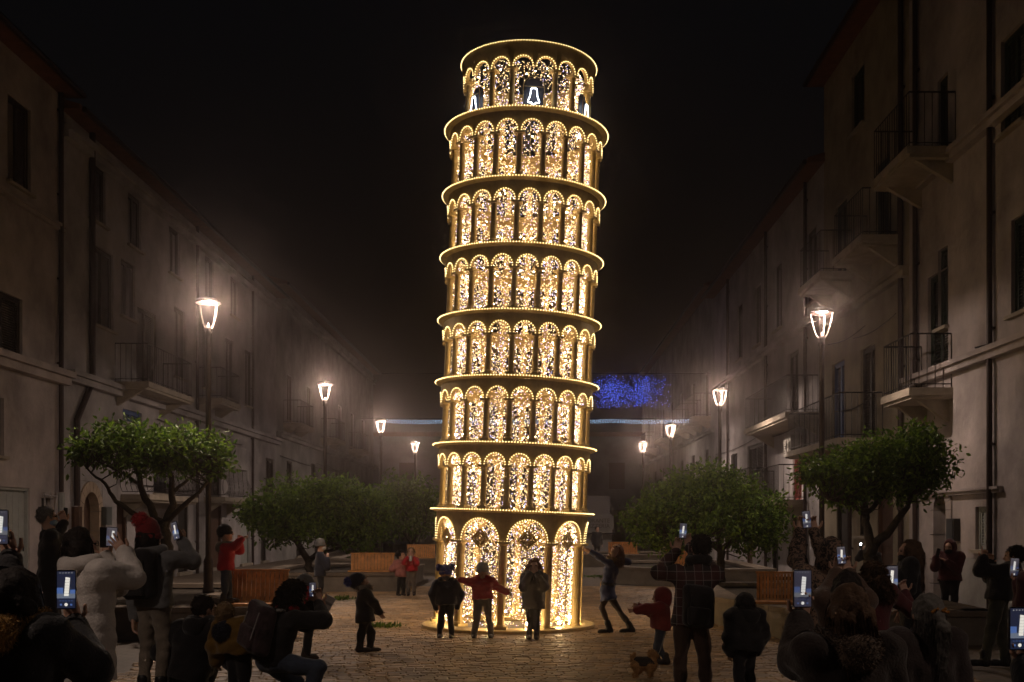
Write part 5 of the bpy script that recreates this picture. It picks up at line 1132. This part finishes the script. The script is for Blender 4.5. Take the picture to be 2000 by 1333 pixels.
person('person in dark clothes and patterned trousers pointing up at the right edge', 12.1, 1958, 1.37, -60, J=dict(hd=(1981, 1088, 0), nck=(1978, 1104, 0), wl=(1921, 1092, -.1), el=(1915, 1114, -.1), wr=(1935, 1098, .2), pel=(1952, 1165, 0), al=(1923, 1290, -.1), kl=(1937, 1230, -.1)), coat=dict(m=K_black, hem=.05, puff=.03), trouser=K_olive, shoe=K_blk_boot, hair=('short', H_dark), hands=dict(l=('point', (.1, 0, 1), (0, -1, 0))), w=.95)
person('person at the right edge whose hand holds a glowing phone', 9.0, 2040, 1.42, -12, J=dict(wl=(1987, 1140, .2), el=(1995, 1190, .1)), coat=dict(m=K_burg, hem=.1, puff=.02), trouser=K_black, shoe=K_blk_boot, hair=('short', H_dark), hands=dict(l=hold(.4)))
phone('small glowing phone near the right edge', 1981, 1108, 9.23, 36, .05, 0)
person('person mostly out of frame holding a large phone in the lower right corner', 3.9, 2135, 1.34, -12, J=dict(wl=(2000, 1300, .2), el=(2020, 1400, .1)), coat=dict(m=K_black, hem=.1, puff=.02), trouser=K_black, shoe=K_blk_boot, hair=('short', H_dark), hands=dict(l=hold(.4)))
phone('large dim phone cut by the right edge of the picture', 1990, 1228, 4.12, 84, .0, .1)
person('distant dark figure standing before the kiosk right of the tower', 46, 1166, 1.45, 160, coat=dict(m=K_black, hem=.2, puff=.02), trouser=K_black, shoe=K_blk_boot, hair=('short', H_dark))
# ---- dog
M_fur = mat('dog_fur', (.42, .23, .09), .9, 0, .3, 25, .6, 80); M_dogk = mat('dog_dark', (.03, .025, .022), .9, 0, .3, 25)
Yd = 11.3; q = lambda x, y, d=0: at(x, y, Yd+d); ro = np.array([(1258-1000)*Yd/F, Yd, .016])
t = thing('dog', ro, 'small tan dog in a dark coat standing beside the running child', 'dog')
P = [('c', q(1243, 1297), .058, q(1270, 1299), .068, .03), ('c', q(1270, 1296), .055, q(1275, 1281), .04, .03), ('e', q(1274, 1277), np.eye(3), (.045, .05, .042), .02), ('c', q(1277, 1279), .026, q(1284, 1281), .017, .02), ('c', q(1238, 1292), .02, q(1234, 1282), .018, .02), ('c', q(1234, 1282), .018, q(1240, 1276), .012, .01)]
for x, d in ((1240, -.045), (1246, .045)): P += [('c', q(x, 1300, d), .042, q(x+4, 1311, d), .026, .02), ('c', q(x+4, 1311, d), .022, q(x-3, 1318, d), .016, .01), ('c', q(x-3, 1318, d), .015, q(x-1, 1325, d), .015, .008)]
for x, d in ((1268, -.045), (1273, .045)): P += [('c', q(x, 1302, d), .034, q(x, 1314, d), .02, .02), ('c', q(x, 1314, d), .017, q(x+1, 1325, d), .015, .01)]
for d in (-.035, .035): P += [('c', q(1271, 1272, d), .016, q(1267, 1279, d*1.4), .012, .006)]
V, Fq = surface(P, .008, ((.002, 90, 4),)); mesh_obj('body', [(V, Fq, 0), (*fuzz(V, Fq, 2500, .018, 5, .003), 0)], [M_fur], t, ro)
V, Fq = surface([('c', q(1246, 1295.5), .066, q(1268, 1297), .075, .03), ('p', np.array((0, 0, -1.)), q(1258, 1301))], .009, ((.002, 60, 4),)); mesh_obj('dog_coat', [(V, Fq, 0)], [M_dogk], t, ro)
t = thing('leash', q(1276, 1292), 'thin dark leash running from the dog to the running child', 'leash'); a, b = q(1276, 1290)-q(1276, 1292), at(1300, 1235, 12.2)-q(1276, 1292); mb = MB(); mb.tube([a+(b-a)*k/8-np.array((0, 0, .06*math.sin(PI*k/8))) for k in range(9)], .006, 4); mb.build('strap', M_black, t)

# ================================================================== HAZE ADDED FOR LIGHT BLOOM
mb = MB(); mb.bx(-30, 30, -6, 120, -1, 15.5)
hm = bpy.data.materials.new('bloom_haze'); hm.use_nodes = True; n = hm.node_tree; n.nodes.remove(n.nodes['Principled BSDF'])
pv = n.nodes.new('ShaderNodeVolumePrincipled'); pv.inputs['Density'].default_value = .0045; pv.inputs['Color'].default_value = (.9, .76, .72, 1); pv.inputs['Anisotropy'].default_value = .95  # mist added for halos round the lights, its warm colour imitating lens bloom
hm.cycles.volume_sampling = 'EQUIANGULAR'; n.links.new(pv.outputs[0], n.nodes['Material Output'].inputs['Volume'])
hz = mb.build('haze', hm); tag(hz, 'thin mist added to give the lights a bloom in square and street', 'haze', kind='stuff')
